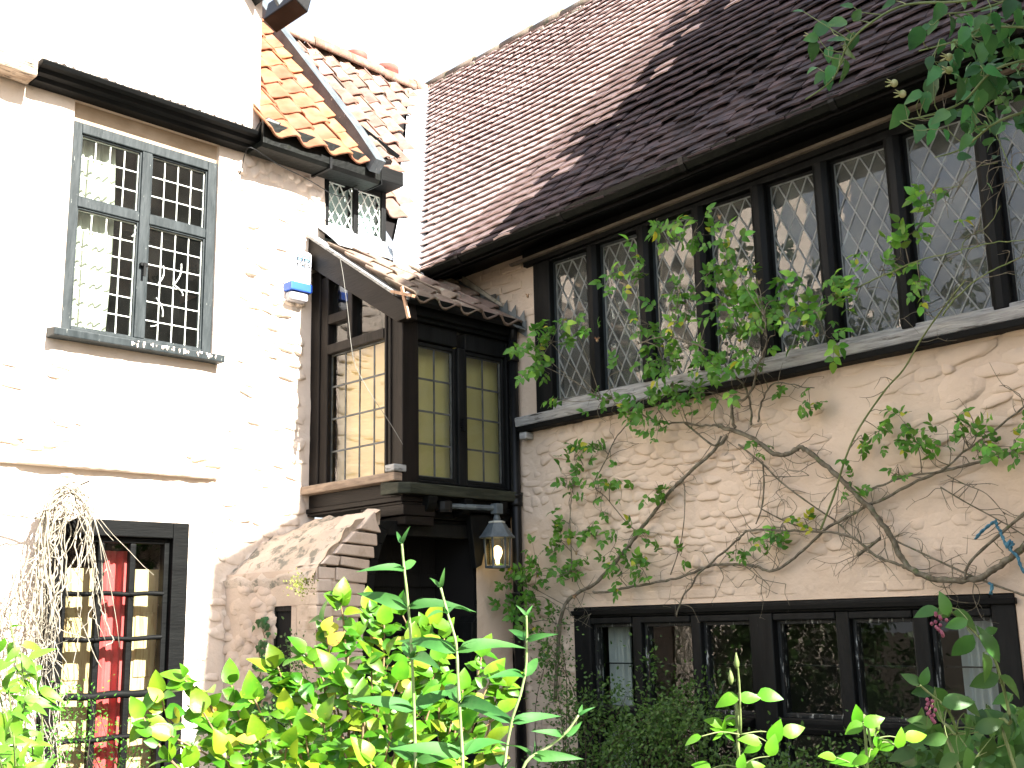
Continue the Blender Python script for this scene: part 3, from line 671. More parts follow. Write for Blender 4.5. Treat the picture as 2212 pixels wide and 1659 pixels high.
# front framing (plane Y = BF)
f = MB()
f.box(-.02, .066, BF-.1, BF, 2.517, 3.60); f.box(.466, .538, BF-.1, BF, 2.517, 3.48); f.box(.068, .464, BF-.1, BF-.004, 3.475, 3.60); f.box(.54, .905, BF-.1, BF-.004, 3.482, 3.60)
f.box(.068, .464, BF-.1, BF-.004, 2.517, 2.535); f.box(.54, .905, BF-.1, BF-.004, 2.517, 2.535)
FF = f.build("front_frame", TIMBER, PO_, bevel=.008)
for a0, a1 in ((.068, .464), (.54, .905)):
    s = MB(); q = .026; zb, zt = 2.537, 3.473
    s.box(a0, a0+q, BF-.07, BF-.02, zb, zt); s.box(a1-q, a1, BF-.07, BF-.02, zb, zt); s.box(a0+q, a1-q, BF-.07, BF-.02, zb, zb+q); s.box(a0+q, a1-q, BF-.07, BF-.02, zt-q, zt)
    s.build("casement", TIMBER, FF, bevel=.004)
    glaze(FF, lambda a, z: frY(a, z, BF-.045), a0+q, a1-q, zb+q, zt-q, 'grid', 2, 4, LEADD, glass("oriel_front_glass", (.90, .92, .84), .012, 1.6, .10, .06), .006, tilt=.008)
h = MB(); h.box(.494, .512, BF, BF+.022, 2.90, 2.98); h.box(.48, .526, BF, BF+.012, 2.925, 2.945); h.build("casement_handle", IRON, FF)
# eaves of the oriel: fascia, gutter, tiles
e = MB(); e.box(-.02, BS+.03, BF-.04, BF+.03, 3.60, 3.74); e.box(-.02, BS+.02, BF+.032, BF+.055, 3.63, 3.70); e.build("eaves_fascia", TIMBERH, PO_, bevel=.006)
gp = [(.0, .0), (.012, -.035), (.045, -.055), (.078, -.035), (.09, 0), (.082, 0), (.07, -.03), (.045, -.047), (.02, -.03), (.008, 0)]
g = MB(); g.prism([(-.06, BF+.05+y, 3.735+z) for y, z in gp], (BS+.10, 0, 0)); g.build("eaves_gutter", IRON, PO_)
wl2 = MB(); wl2.lathe((BS+.025, BF+.085, 3.735), [(.0, -.03), (.022, -.02), (.028, 0), (.02, .02), (.0, .026)], 8); wl2.build("gutter_end_cap", SHEETLEAD, PO_, True)
u = MB(); u.prism([(-.02, -.06, Q(-.06)-.03), (BS, -.06, Q(-.06)-.03), (BS, 1.09, Q(1.09)-.03), (-.02, 1.09, Q(1.09)-.03)], (0, 0, -.02)); OR = u.build("oriel_roof", UNDER, PO_)
PG = [pantile_mesh(.20, .34, PANTG, 40+i) for i in range(5)]
aq = math.atan(.667)
lay_pantiles(OR, lambda y: Q(y)+.0, .667, .06, 1.05, -.1, 1.13, .20, .262, PG, lambda x, y, z: y > .47)
# inside the oriel: amber sheet painting the side panes' reflection, olive front blind
b = MB(); b.box(.88, .884, .12, .92, 2.5, 3.62); tag(b.build("blind", mat("amber_reflection_cloth", (.72, .52, .25), (.78, .6, .32), 3, .9, .3, 14, stretch=(1, .4, 2), transl=.2), None), "amber sheet behind the side panes of the oriel standing in for the mirrored sunlit wall", "blind")
b = MB(); b.box(.03, .87, .905, .909, 2.5, 3.55); tag(b.build("blind", mat("olive_blind_cloth", (.46, .42, .17), (.52, .48, .22), 2, .9, transl=.2), None), "olive blind drawn behind the front casements of the oriel", "blind")
i_ = MB(); i_.box(.05, .86, .02, .03, 2.5, 4.0); i_.box(.02, .03, .03, .9, 2.5, 4.0); i_.box(.03, .93, .02, .93, 2.44, 2.45); i_.build("inner_lining", ROOM, PO_)
# ----- masonry below
PX, PYf = 1.68, 1.0
PW = mat("porch_limewash", (.52, .42, .34), (.60, .50, .42), 2.5, .9, .5, 20, .12, col3=(.36, .28, .20), c3=(.58, .72), c3scale=4, bdist=.014)
sw = wall_sheet("side_wall", 'X', PX, -.02, 1.02, -.05, 1.95, [(.56, .815, .9, 1.735)], .035, .014, PW, PO_, 5.5, .025)
dd = MB(); dd.box(PX-.025, PX-.02, .555, .82, .9, 1.74); n = dd.build("slit_window", DARK, PO_)  # dark sheet standing for the shade inside the slit
dd = MB(); dd.box(PX-.019, PX-.008, .562, .58, .9, 1.733); dd.box(PX-.019, PX-.008, .795, .813, .9, 1.733); dd.box(PX-.019, PX-.008, .581, .794, 1.705, 1.733); dd.build("frame", TIMBER, n)
bl = [stone_mesh(60+i, PW) for i in range(4)]
slots = []
for i in range(70):
    a, z = RND.uniform(.02, .55), RND.uniform(.9, 1.9); slots.append((a, z, RND.uniform(.08, .15), RND.uniform(.06, .10), RND.uniform(.012, .035), RND.gauss(0, .2)))
lay_stones(sw, slots, bl, lambda a, z: frX(a, z, PX), PW)
def zpx(a, b): return ((560+a/4.484)*.8534, (1230+b/4.484)*.8534)
def block(name, pts, plane, k, out, m, back=.2, bev=.008):
    P = [(onY if plane == 'Y' else onX)(*zpx(*p), k) for p in pts]
    off = Vector((0, out, 0)) if plane == 'Y' else Vector((out, 0, 0)); bk = Vector((0, -back, 0)) if plane == 'Y' else Vector((-back, 0, 0))
    mb = MB(); mb.prism([p+bk for p in P], off-bk); return mb.build(name, m, PO_, bevel=bev)
for pts, o in (([(900, 1235), (1112, 1205), (1112, 1352), (890, 1365)], .012), ([(890, 1370), (992, 1365), (995, 1500), (885, 1512)], .008), ([(1000, 1365), (1112, 1358), (1112, 1500), (1003, 1500)], .014), ([(885, 1518), (1112, 1508), (1112, 1640), (880, 1650)], .01), ([(1005, 1075), (1112, 1055), (1112, 1198), (1008, 1210)], .012)):
    block("stone_block", pts, 'X', PX, o, PW, .1, .01)
r_ = random.Random(12)
edge = [(1690, 292, 1705, 405), ]
courses = [  # left-top, right-top, right-bottom, left-bottom in the close-up of the pier
    ([(1645, 330), (1692, 290), (1712, 402), (1765, 538), (1515, 490)], .052),
    ([(1470, 520), (1722, 552), (1728, 683), (1365, 640)], .046),
    ([(1345, 660), (1692, 696), (1695, 826), (1255, 768)], .040),
    ([(1330, 800), (1652, 842), (1652, 958), (1335, 900)], .030), ([(1200, 790), (1322, 806), (1300, 905), (1110, 888)], .032),
    ([(1285, 925), (1640, 972), (1628, 1105), (1285, 1070)], .022), ([(1095, 915), (1278, 930), (1278, 1060), (1100, 1055)], .016),
    ([(1118, 1078), (1628, 1118), (1625, 1240), (1118, 1205)], .012), ([(1118, 1212), (1625, 1248), (1622, 1372), (1118, 1352)], .016),
    ([(1118, 1358), (1380, 1370), (1380, 1480), (1118, 1475)], .010), ([(1386, 1376), (1620, 1385), (1615, 1495), (1386, 1485)], .018),
    ([(1118, 1482), (1440, 1492), (1440, 1610), (1118, 1605)], .012), ([(1118, 1612), (1300, 1616), (1300, 1740), (1118, 1735)], .012), ([(1306, 1616), (1600, 1620), (1598, 1745), (1306, 1740)], .015),
    ([(1118, 1742), (1598, 1752), (1596, 1880), (1118, 1870)], .012), ([(1118, 1878), (1596, 1888), (1594, 2020), (1118, 2010)], .014)]
for pts, o in courses: block("brick", [(a+r_.uniform(-5, 5), b_+r_.uniform(-3, 3)) for a, b_ in pts], 'Y', PYf, o, PW, .25, .007)
pf = MB(); pf.box(1.36, PX-.004, PYf-.25, PYf, -.05, 1.93); pf.build("pier_core", PW, PO_)
# sloping weathered shoulder
sh = MB(); nU, nV = 22, 16
def shp(u, v):   # u up the slope, v from the wall outwards
    x = PX+.03-(PX+.03-(1.05+.15*v*v))*u; z = 1.925+.375*u+.06*math.sin(u*2.6)
    y = -.02+v*(1.03+.0*u)
    d = .026*fbm(x*6, y*7, 2.2, 4)+.018*fbm(x*20, y*24, 5, 3)
    e = .05*max(0, 1-abs(u)/.12)
    return Vector((x+d*.5, y, z+d-e*.4))
for i in range(nU+1):
    for j in range(nV+1): sh.v.append(tuple(shp(i/nU, j/nV)))
for i in range(nU):
    for j in range(nV):
        a = i*(nV+1)+j; sh.f.append((a, a+nV+1, a+nV+2, a+1))
n0 = len(sh.v)
for i in range(nU+1):
    p = shp(i/nU, 1); sh.v.append((min(p.x, PX), 1.0, p.z-.09))
for i in range(nU): a = i*(nV+1)+nV; sh.f.append((a, n0+i, n0+i+1, a+nV+1))
n1 = len(sh.v)
for j in range(nV+1): p = shp(0, j/nV); sh.v.append((PX-.005, p.y, p.z-.07))
for j in range(nV): sh.f.append((j, j+1, n1+j+1, n1+j))
sh.build("sloping_shoulder", mat("lichened_shoulder", (.44, .37, .30), (.54, .46, .39), 2.5, .92, .8, 30, .1, col3=(.21, .20, .165), c3=(.52, .60), c3scale=9, bdist=.012, stretch=(1, 1, 1)), PO_, True)
# moss tuft on the shoulder
ms = MB(); c0 = onY(646, 1262, PYf+.03)
for i in range(160):
    p = c0+Vector((r_.gauss(0, .045), r_.uniform(-.02, .03), r_.gauss(0, .03))); a = r_.random()*6; l = r_.uniform(.008, .018)
    ms.add([p, p+Vector((math.cos(a)*l, r_.uniform(0, .012), math.sin(a)*l)), p+Vector((math.cos(a+.9)*l, r_.uniform(0, .012), math.sin(a+.9)*l))], [(0, 1, 2)])
tag(ms.build("moss", mat("yellow_green_moss", (.12, .15, .02), (.2, .22, .05), 30, .9)), "yellow green moss tuft growing on the porch's brick shoulder", "moss", kind="stuff")
# arched timber doorway
def z6(a, b): return ((560+a/2.6333)*.8534, (1150+b/2.6333)*.8534)
yo = PYf-.03
outer = [onY(*z6(*p), yo) for p in ((1100, 440), (1045, 480), (1022, 590), (1000, 700), (978, 800), (962, 950), (950, 1100), (945, 1400), (940, 1900))]
inner = [onY(*z6(*p), yo) for p in ((1180, 440), (1118, 510), (1078, 600), (1050, 700), (1028, 800), (1015, 950), (1004, 1100), (1000, 1400), (995, 1900))]
fr_ = MB()
for k in range(len(outer)-1): fr_.prism([outer[k], inner[k], inner[k+1], outer[k+1]], (0, -.16, 0))
fr_.box(.33, 1.3, yo-.16, yo-.002, 2.17, 2.26)
ri = [onY(*z6(*p), yo) for p in ((1700, 440), (1722, 560), (1728, 700), (1722, 850), (1712, 1000), (1700, 1080), (1672, 1120), (1662, 1400), (1655, 1900))]
ro_ = [p+Vector((-.05, 0, 0)) for p in ri]
for k in range(len(ri)-1): fr_.prism([ri[k], ro_[k], ro_[k+1], ri[k+1]], (0, -.16, 0))
sp_ = [onY(*z6(*p), yo+.055) for p in ((1660, 400), (1960, 400), (1900, 450), (1820, 520), (1765, 620), (1738, 740), (1700, 760))]; fr_.prism(sp_, (0, -.05, 0))
fr_.build("arched_door_frame", TIMBER, PO_, bevel=.006)
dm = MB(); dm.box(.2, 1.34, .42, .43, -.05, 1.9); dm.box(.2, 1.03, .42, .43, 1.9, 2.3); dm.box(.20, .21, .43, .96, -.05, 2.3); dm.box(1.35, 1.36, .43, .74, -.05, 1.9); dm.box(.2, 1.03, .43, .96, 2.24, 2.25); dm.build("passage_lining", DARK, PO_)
for i in range(7):
    d = MB(); x = .36+i*.135; d.box(x, x+.13, .55, .58+.004*(i % 2), 0, 2.22); d.build("door_plank", mat("tarred_door_board", (.003, .0034, .0034), (.006, .006, .0056), 5, .8, .4, 30, stretch=(3, 3, .5)), PO_, bevel=.004)
for z in (1.55, 1.86):
    d = MB(); d.box(.36, 1.30, .585, .605, z, z+.09); d.build("door_ledge", mat("tarred_door_board", (0, 0, 0)), PO_, bevel=.004)
# plastered strip between the doorway and the downpipe
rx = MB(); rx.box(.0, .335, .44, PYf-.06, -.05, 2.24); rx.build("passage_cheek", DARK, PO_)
st = wall_sheet("return_wall", 'Y', PYf-.02, .0, .345, -.05, 2.26, [], .03, .010, PINK, PO_, 8.2)
# =================================================================== RIGHT HOUSE
RH = empty("house", "pink limewashed house on the right with long plain tiled roof and band of lattice windows", "house", (-.8, 3., 0))
UW = (1.27, 5.12, 3.03, 4.30); LW = (1.555, 4.43, .45, 1.695)
wr = wall_sheet("wall", 'X', 0., .30, 7.0, -.05, 4.34, [UW, LW], .04, .017, PINK, RH, 1.7, .25, cut=lambda a, z: a < 1.0 and z < 3.5)
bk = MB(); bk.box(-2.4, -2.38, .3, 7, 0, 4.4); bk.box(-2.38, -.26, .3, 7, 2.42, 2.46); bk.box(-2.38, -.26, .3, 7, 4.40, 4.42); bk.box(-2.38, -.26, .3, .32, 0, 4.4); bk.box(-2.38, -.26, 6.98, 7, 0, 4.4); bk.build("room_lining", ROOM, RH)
SMR = [stone_mesh(30+i, PINK) for i in range(10)]
slots = []; z = 1.80
while z < 2.95:
    rowh = RND.uniform(.048, .085); a = 1.10
    while a < 5.0:
        long_ = a > 3.0 and z > 2.2
        w = RND.uniform(.12, .30) if (long_ and RND.random() < .65) else RND.uniform(.07, .19)
        a += w*.54
        low = z < 1.98
        pr = .35 if low and a > 1.7 else (.80 if a < 3.2 else .66)
        if RND.random() < pr:
            slots.append((a, z+.035*math.sin(a*1.7)+RND.uniform(-.016, .016), w*RND.uniform(.86, 1.1), rowh*RND.uniform(.85, 1.2), (RND.uniform(.006, .014) if low or (a > 3.6 and z < 2.3) else RND.uniform(.012, .034)), RND.gauss(.03, .14)))
        a += w*.5
    z += rowh*.84
c = onX(2072, 840); slots = [s for s in slots if abs(s[0]-c.y) > .17 or abs(s[1]-c.z) > .10]
slots.append((c.y, c.z, .22, .20, .032, .3))
for i in range(60): slots.append((RND.uniform(1.06, 1.5), RND.uniform(.7, 1.8), RND.uniform(.08, .16), RND.uniform(.05, .09), RND.uniform(.01, .03), RND.gauss(0, .1)))
lay_stones(wr, slots, SMR, frX, PINK)
# faint painted brick courses below the stonework and by the lead flashing
fb = MB(); z = 1.72; r_ = random.Random(3)
for rr in range(3):
    a = 1.62+.11*(rr % 2)
    while a < 4.9:
        w = .215; mb = MB(); mb.box(-.02, .002+r_.uniform(-.003, .003), a, a+w-.010, z+.004, z+.062); o = mb.build("brick", PINK, wr, bevel=.01); a += w
    z += .074
for rr in range(8):
    a = .42+.1*(rr % 2); z = 3.62+rr*.074
    while a < 1.15:
        mb = MB(); mb.box(-.02, .005+r_.uniform(-.003, .004), a, a+.20, z, z+.058); mb.build("brick", PINK, wr, bevel=.01); a += .215
# ---- upper lattice band
f = MB(); MU = [1.825, 2.272, 2.717, 3.160, 3.588, 4.035, 4.530]
def zhead(y): return 4.125+.032*(y-1.4)
edges = [1.43]+sum([[m-.048, m+.048] for m in MU], [])+[4.985]
f.box(-.12, .012, 1.272, 1.43, 3.045, 4.28); f.box(-.12, .012, 4.985, 5.118, 3.045, 4.298)
for m in MU: f.prism([(-.12, m-.048, 3.105), (.008, m-.048, 3.105), (.030, m-.018, 3.105), (.030, m+.018, 3.105), (.008, m+.048, 3.105), (-.12, m+.048, 3.105)], (0, 0, zhead(m)-3.105))
f.prism([(-.12, 1.432, zhead(1.432)), (-.12, 4.983, zhead(4.983)), (-.12, 4.983, 4.297), (-.12, 1.432, 4.297)], (.128, 0, 0))
UP = f.build("lattice_window_band", TIMBER, RH, bevel=.007)
br = MB(); br.prism([(-.12, 1.432, 3.045), (.014, 1.432, 3.045), (.014, 1.432, 3.103), (-.12, 1.432, 3.103)], (0, 3.551, .03)); br.build("bottom_rail", GREYOAK, UP, bevel=.005)
bud = [300]
for k in reversed(range(8)):
    a0, a1 = edges[2*k], edges[2*k+1]; zt = zhead(a0)
    s = MB(); q = .016
    s.box(-.075, -.035, a0, a0+q, 3.105, zt); s.box(-.075, -.035, a1-q, a1, 3.105, zt); s.box(-.075, -.035, a0+q, a1-q, 3.105, 3.105+q); s.box(-.075, -.035, a0+q, a1-q, zt-q, zt)
    s.build("iron_casement", GREYPAINT if k in (0, 1, 2) else TIMBER, UP)
    glaze(UP, lambda a, z: frX(a, z, -.05), a0+q, a1-q, 3.105+q, zt-q, 'lattice', 3, 5, LEAD, glass("lattice_glass", (.80, .87, .86),   .015, 1.9, .05, .17), .0042, bud, .030)
s = MB(); s.prism([(-.03, 1.13, 2.955), (.085, 1.13, 2.955), (.095, 1.13, 3.02), (-.03, 1.13, 3.043)], (0, 4.1, .08)); s.build("window_sill", GREYOAK, RH, bevel=.008)
s = MB(); s.prism([(-.03, 1.16, 2.915), (.10, 1.16, 2.915), (.10, 1.16, 2.952), (-.03, 1.16, 2.952)], (0, 4.04, .078)); s.build("under_sill", TIMBERH, RH, bevel=.004)
s = MB(); s.box(.01, .09, 1.17, 1.24, 2.86, 2.912); s.build("sill_corbel", GREYOAK, RH, bevel=.01)
# ---- ground floor window
f = MB()
f.box(-.13, .01, LW[0]+.002, 1.70, .47, 1.69); f.box(-.13, .01, 4.31, LW[1]-.002, .47, 1.69)
mw = [(2.045, 2.115), (2.495, 2.565), (2.915, 3.07), (3.46, 3.54), (3.90, 3.98)]
for a, b in mw: f.box(-.13, .006 if b-a < .1 else .02, a, b, .47, 1.625)
cells = [1.70]+sum([[a, b] for a, b in mw], [])+[4.31]
f.box(-.13, .004, 1.702, 4.308, 1.627, 1.69)
for k in range(6):
    a, b = cells[2*k]+.001, cells[2*k+1]-.001; f.box(-.13, .002, a, b, .985, 1.055); f.box(-.13, .012, a, b, 1.585, 1.624)
LO = f.build("ground_floor_window", TIMBER, RH, bevel=.007)
hd = MB(); hd.box(.0, .03, 1.545, 4.44, 1.64, 1.672); hd.build("drip_mould", TIMBERH, LO, bevel=.006)
for k in range(6):
    a, b = cells[2*k], cells[2*k+1]
    for z0, z1 in ((1.055, 1.585), (.50, .985)):
        s = MB(); q = .022; x0, x1 = -.085, -.03
        s.box(x0, x1, a, a+q, z0, z1); s.box(x0, x1, b-q, b, z0, z1); s.box(x0, x1, a+q, b-q, z0, z0+q); s.box(x0, x1, a+q, b-q, z1-q, z1)
        s.build("sash", mat("chipped_black_sash", (.008, .0095, .0095), (.017, .019, .0185), 6, .5, .4, 30, .3, stretch=(3, 3, .6), col3=(.36, .38, .36), c3=(.57, .63), c3scale=16), LO, bevel=.003)
        c = MB(); c.poly([(-(b-a)/2+q, -(z1-z0)/2+q, 0), ((b-a)/2-q, -(z1-z0)/2+q, 0), ((b-a)/2-q, (z1-z0)/2-q, 0), (-(b-a)/2+q, (z1-z0)/2-q, 0)])
        inst("pane", c.mesh("pane", GLC), LO, frX((a+b)/2, (z0+z1)/2, -.055) @ Matrix.Rotation(RND.gauss(0, .006), 4, 'Y'))
    h = MB(); h.box(-.12, -.11, a+.02, b-.02, 1.33, 1.338); h.build("security_bar", IRON, LO)
s = MB(); s.prism([(-.02, 1.60, 1.0), (.06, 1.60, 1.0), (.065, 1.60, 1.03), (-.02, 1.60, 1.052)], (0, 1.31, 0)); s.prism([(-.02, 3.075, .975), (.06, 3.075, .975), (.065, 3.075, 1.01), (-.02, 3.075, 1.035)], (0, 1.32, 0)); s.build("window_ledge", GREYPAINT if False else TIMBERH, RH, bevel=.006)
WCU = mat("white_curtain_cloth", (.60, .61, .58), (.68, .69, .66), 8, .9, transl=.3)
curtain('X', -.17, 1.72, 1.90, .6, 1.62, 5, .014, WCU, "white curtain gathered at the porch end of the ground floor window", seed=3)
curtain('X', -.17, 4.07, 4.33, .6, 1.62, 6, .016, WCU, "white curtain hanging behind the broad leafed plant at the ground floor window", seed=4)
curtain('X', -.19, 1.72, 1.80, 3.1, 4.1, 3, .012, NET, "narrow cream curtain behind the lattice light nearest the porch", seed=5)
curtain('X', -.19, 2.05, 2.20, 3.1, 4.1, 4, .012, NET, "cream curtain behind the second lattice light from the porch", seed=6)
# ---- eaves
def shear(y): return .045*max(0, y-.35)
def sheared_prism(mb, prof, y0, y1):
    a = [(x, y0, z+shear(y0)) for x, z in prof]; mb.prism(a, (0, y1-y0, shear(y1)-shear(y0))); return mb
e = MB(); sheared_prism(e, [(-.02, 4.09), (.035, 4.09), (.045, 4.13), (.045, 4.20), (-.02, 4.20)], 1.2, 7); e.build("wall_plate", TIMBERH, RH, bevel=.005)
e = MB(); sheared_prism(e, [(.046, 4.12), (.075, 4.12), (.085, 4.135), (.046, 4.15)], 1.1, 7); e.build("eaves_mould", mat("lit_eaves_moulding", (.10, .085, .07), (.17, .15, .125), 6, .8, .4, 24), RH)  # paler tone paints the light along this edge
e = MB(); sheared_prism(e, [(-.02, 4.21), (.30, 4.165), (.30, 4.19), (-.02, 4.24)], .3, 7); e.build("soffit", TIMBERH, RH)
e = MB(); sheared_prism(e, [(.295, 4.12), (.32, 4.12), (.32, 4.22), (.295, 4.22)], .34, 7); e.build("fascia", TIMBERH, RH)
e = MB(); gp2 = [(.325, 4.195), (.332, 4.160), (.365, 4.130), (.405, 4.130), (.437, 4.160), (.444, 4.195), (.436, 4.195), (.430, 4.163), (.402, 4.139), (.368, 4.139), (.340, 4.163), (.335, 4.195)]
sheared_prism(e, gp2, .36, 7.0); G2 = e.build("eaves_gutter", mat("mossy_black_gutter", (0, 0, 0)), RH)
for y in (.9, 1.9, 2.9, 3.9, 4.9):
    e = MB(); sheared_prism(e, [(.322, 4.20), (.328, 4.156), (.363, 4.124), (.407, 4.124), (.441, 4.156), (.449, 4.20), (.444, 4.195), (.437, 4.160), (.405, 4.130), (.365, 4.130), (.332, 4.160), (.325, 4.195)], y, y+.035); e.build("gutter_bracket", IRON, G2)
e = MB(); e.box(.05, .34, .30, .42, 4.10, 4.2); e.build("verge_mortar", MORTAR, RH, bevel=.02)
# lead flashing over the oriel roof against the pink wall
fl = MB(); fl.prism([(.012, .45, Q(.45)+.0), (.012, 1.2, Q(1.2)-.02), (.012, 1.2, Q(1.2)+.10), (.012, .45, Q(.45)+.10)], (.008, 0, 0)); fl.prism([(.012, .45, Q(.45)+.06), (.012, 1.2, Q(1.2)+.03), (.12, 1.2, Q(1.2)+.035), (.12, .45, Q(.45)+.065)], (0, 0, .008))
FL = fl.build("lead_flashing", FLASHGREY, RH)
for i in range(4):
    y = .86+i*.085; z = Q(y)+.10; fl = MB(); fl.prism([(.0225, y, z-.05), (.0225, y+.085, z-.107), (.0225, y+.075, z+.055-.03)], (.006, 0, 0)); fl.build("flashing_step", FLASHGREY, FL)
fl = MB(); fl.prism([(.02, .55, Q(.55)+.10), (.02, .97, Q(.97)+.10), (.02, .97, Q(.97)+.125), (.02, .55, Q(.55)+.16)], (.02, 0, 0)); fl.build("flashing_mortar", MORTAR, FL, bevel=.006)
# ---- plain tile roof
def PRz(x, y): return ROOFKR-T_R*x+shear(y)
def sag(y, s):
    g = lambda a, b, c, d, h: h*math.exp(-((y-a)/b)**2-((s-c)/d)**2)
    return -g(2.5, 1.1, .75, .55, .065)+g(1.5, .5, .6, .5, .02)-g(4.6, 1.0, 2.0, .8, .05)+.010*fbm(y*.9, s*.9, 4.4, 3)
a5 = math.atan(T_R); n_up = Vector((-math.cos(a5), 0, math.sin(a5))); n_nv = Vector((math.sin(a5), 0, math.cos(a5)))
XE = .40; LEN = (XE+1.93)/math.cos(a5)
rf = MB(); nS, nY = 24, 40
for i in range(nS+1):
    s = LEN*i/nS; x = XE-s*math.cos(a5); yv = YV(x)+.02 if x < .35 else .33
    for j in range(nY+1):
        y = yv+(7.2-yv)*j/nY; p = Vector((x, y, PRz(x, y)))+n_nv*(sag(y, s)-.035); rf.v.append(tuple(p))
for i in range(nS):
    for j in range(nY):
        a = i*(nY+1)+j; rf.f.append((a, a+1, a+nY+2, a+nY+1))
rf.poly([(-1.93, -2.1, PRz(-1.93, -2.1)-.04), (-1.93, 7.2, PRz(-1.93, 7.2)-.04), (-4.6, 7.2, 4.4), (-4.6, -2.1, 4.4)])
RR = rf.build("roof", UNDER, RH, True)
def plain_tile(m, seed):
    r = random.Random(seed); w, l, t = .1652, .24, .012; mb = MB(); n = 3; c = r.uniform(.002, .006)
    for z in (t, 0):
        for v in (0, 1):
            for i in range(n+1):
                u = i/n; mb.v.append(((u-.5)*w+r.uniform(-.002, .002), -v*l+(r.uniform(-.006, .004) if v else 0), z-c*(2*u-1)**2+(r.uniform(-.0015, .0015))))
    q = n+1
    for i in range(n): mb.f += [(i, q+i, q+i+1, i+1), (2*q+i+1, 3*q+i+1, 3*q+i, 2*q+i), (q+i, 3*q+i, 3*q+i+1, q+i+1)]
    mb.f += [(0, 2*q, 3*q, q), (n, q+n, 3*q+n, 2*q+n)]
    return mb.mesh("roof_tile", m)
TM = [plain_tile(TILE, i) for i in range(6)]; TMO = [plain_tile(TILEOLDSHADE, 50+i) for i in range(6)]
GA = .098; tl = []
for r in range(int(LEN/GA)+1):
    s = r*GA; x = XE-s*math.cos(a5)
    y = YV(x)+.115 if x < .33 else .40
    y += (r % 2)*.083+RND.uniform(-.01, .01); first = True
    while y < 6.9:
        px, py, d = proj((x, y, PRz(x, y)))
        if px < 2420 and py > -170:
            old_shade = max(0, min(1, .5+(1.6*(y-1.0)-1.15*s)*.8+.8*fbm(y*1.1, s*1.1, 9.9, 3)))  # tile choice darkens along the diagonal of the roof's cast shadow
            tl.append((d, s, x, y, old_shade))
        y += .166
tl.sort(); stuff = {0: MB(), 1: MB()}
for i, (d, s, x, y, old_shade) in enumerate(tl):
    rough = .15+1.1*math.exp(-((y-2.6)/1.2)**2-((s-.9)/.75)**2)+.7*math.exp(-((y-4.8)/.9)**2-((s-2.3)/.8)**2)
    o = RND.random() < old_shade
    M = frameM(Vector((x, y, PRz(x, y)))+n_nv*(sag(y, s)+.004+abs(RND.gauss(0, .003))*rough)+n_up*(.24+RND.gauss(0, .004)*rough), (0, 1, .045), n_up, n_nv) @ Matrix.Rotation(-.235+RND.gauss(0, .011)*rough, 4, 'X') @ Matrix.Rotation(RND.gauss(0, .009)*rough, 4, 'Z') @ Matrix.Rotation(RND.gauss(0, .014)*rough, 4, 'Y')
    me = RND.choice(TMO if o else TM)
    if i < 300: inst("roof_tile", me, RR, M)
    else: stuff[int(o)].add([v.co for v in me.vertices], [tuple(p.vertices) for p in me.polygons], M)
for k, m in ((0, TILE), (1, TILEOLDSHADE)):
    ob = tag(stuff[k].build("tile_courses", m, RR), kind='stuff')
    a_ = ob.data.attributes.new("tile_tone", 'FLOAT', 'FACE'); nf = len(ob.data.polygons); per = len(TM[0].polygons); rv = np.random.default_rng(3+k).random(nf//per+1).astype(np.float32)
    a_.data.foreach_set('value', np.repeat(rv, per)[:nf])
rt2 = half_pipe(.42, .095).mesh("ridge_tile", mat('mossy_ridge_tile', (.13, .10, .08), (.20, .16, .13), 6, .9, .5, 40, .2, objvar=.2, col3=(.10, .11, .07), c3=(.5, .64)), True)
for i in range(20):
    y = -2.12+i*.42; inst("ridge_tile", rt2, RR, Matrix.Translation((-1.93, y, PRz(-1.93, y)-.01+RND.gauss(0, .006))) @ Matrix.Rotation(math.pi/2, 4, 'Z') @ Matrix.Rotation(-.045, 4, 'Y'))
bd = MB()
for i in range(70):
    y = -2.1+i*.09; bd.box(-1.89, -1.82+RND.uniform(-.012, .012), y, y+.09, PRz(-1.86, y)-.03, PRz(-1.86, y)+.05+RND.uniform(-.012, .012))
bd.build("ridge_bedding", MORTAR, RR, bevel=.01)
# =================================================================== UNSEEN HOUSE ADDED TO THE RIGHT (shaped to shade the roof and porch)
NB = empty("house", "unseen tall gabled house added past the far right end of the pink house to shade its roof", "house", (-3, 8, 0))
GP = [(.74, 7.74), (-4.0, 11.82), (-8.74, 7.74)]
m_ = MB(); m_.prism([(.70, 6.25, 0), (.70, 6.25, 7.70), (-4.0, 6.25, 11.76), (-8.7, 6.25, 7.70), (-8.7, 6.25, 0)], (0, 3.5, 0)); m_.build("wall", PINK, NB)
m_ = MB()
for (xa, za), (xb, zb) in zip(GP, GP[1:]): m_.prism([(xa, 6.2, za), (xb, 6.2, zb), (xb, 6.2, zb+.08), (xa, 6.2, za+.08)], (0, 3.6, 0))
m_.build("roof", TILE, NB)
m_ = MB(); m_.prism([(.705, 6.25, 0), (1.42, 6.25, 0), (1.44, 6.25, 6.72), (.705, 6.25, 7.12)], (0, 2.5, 0)); m_.build("shade_block", PINK, NB)  # added block, shaped to shade the porch pier and shoulder
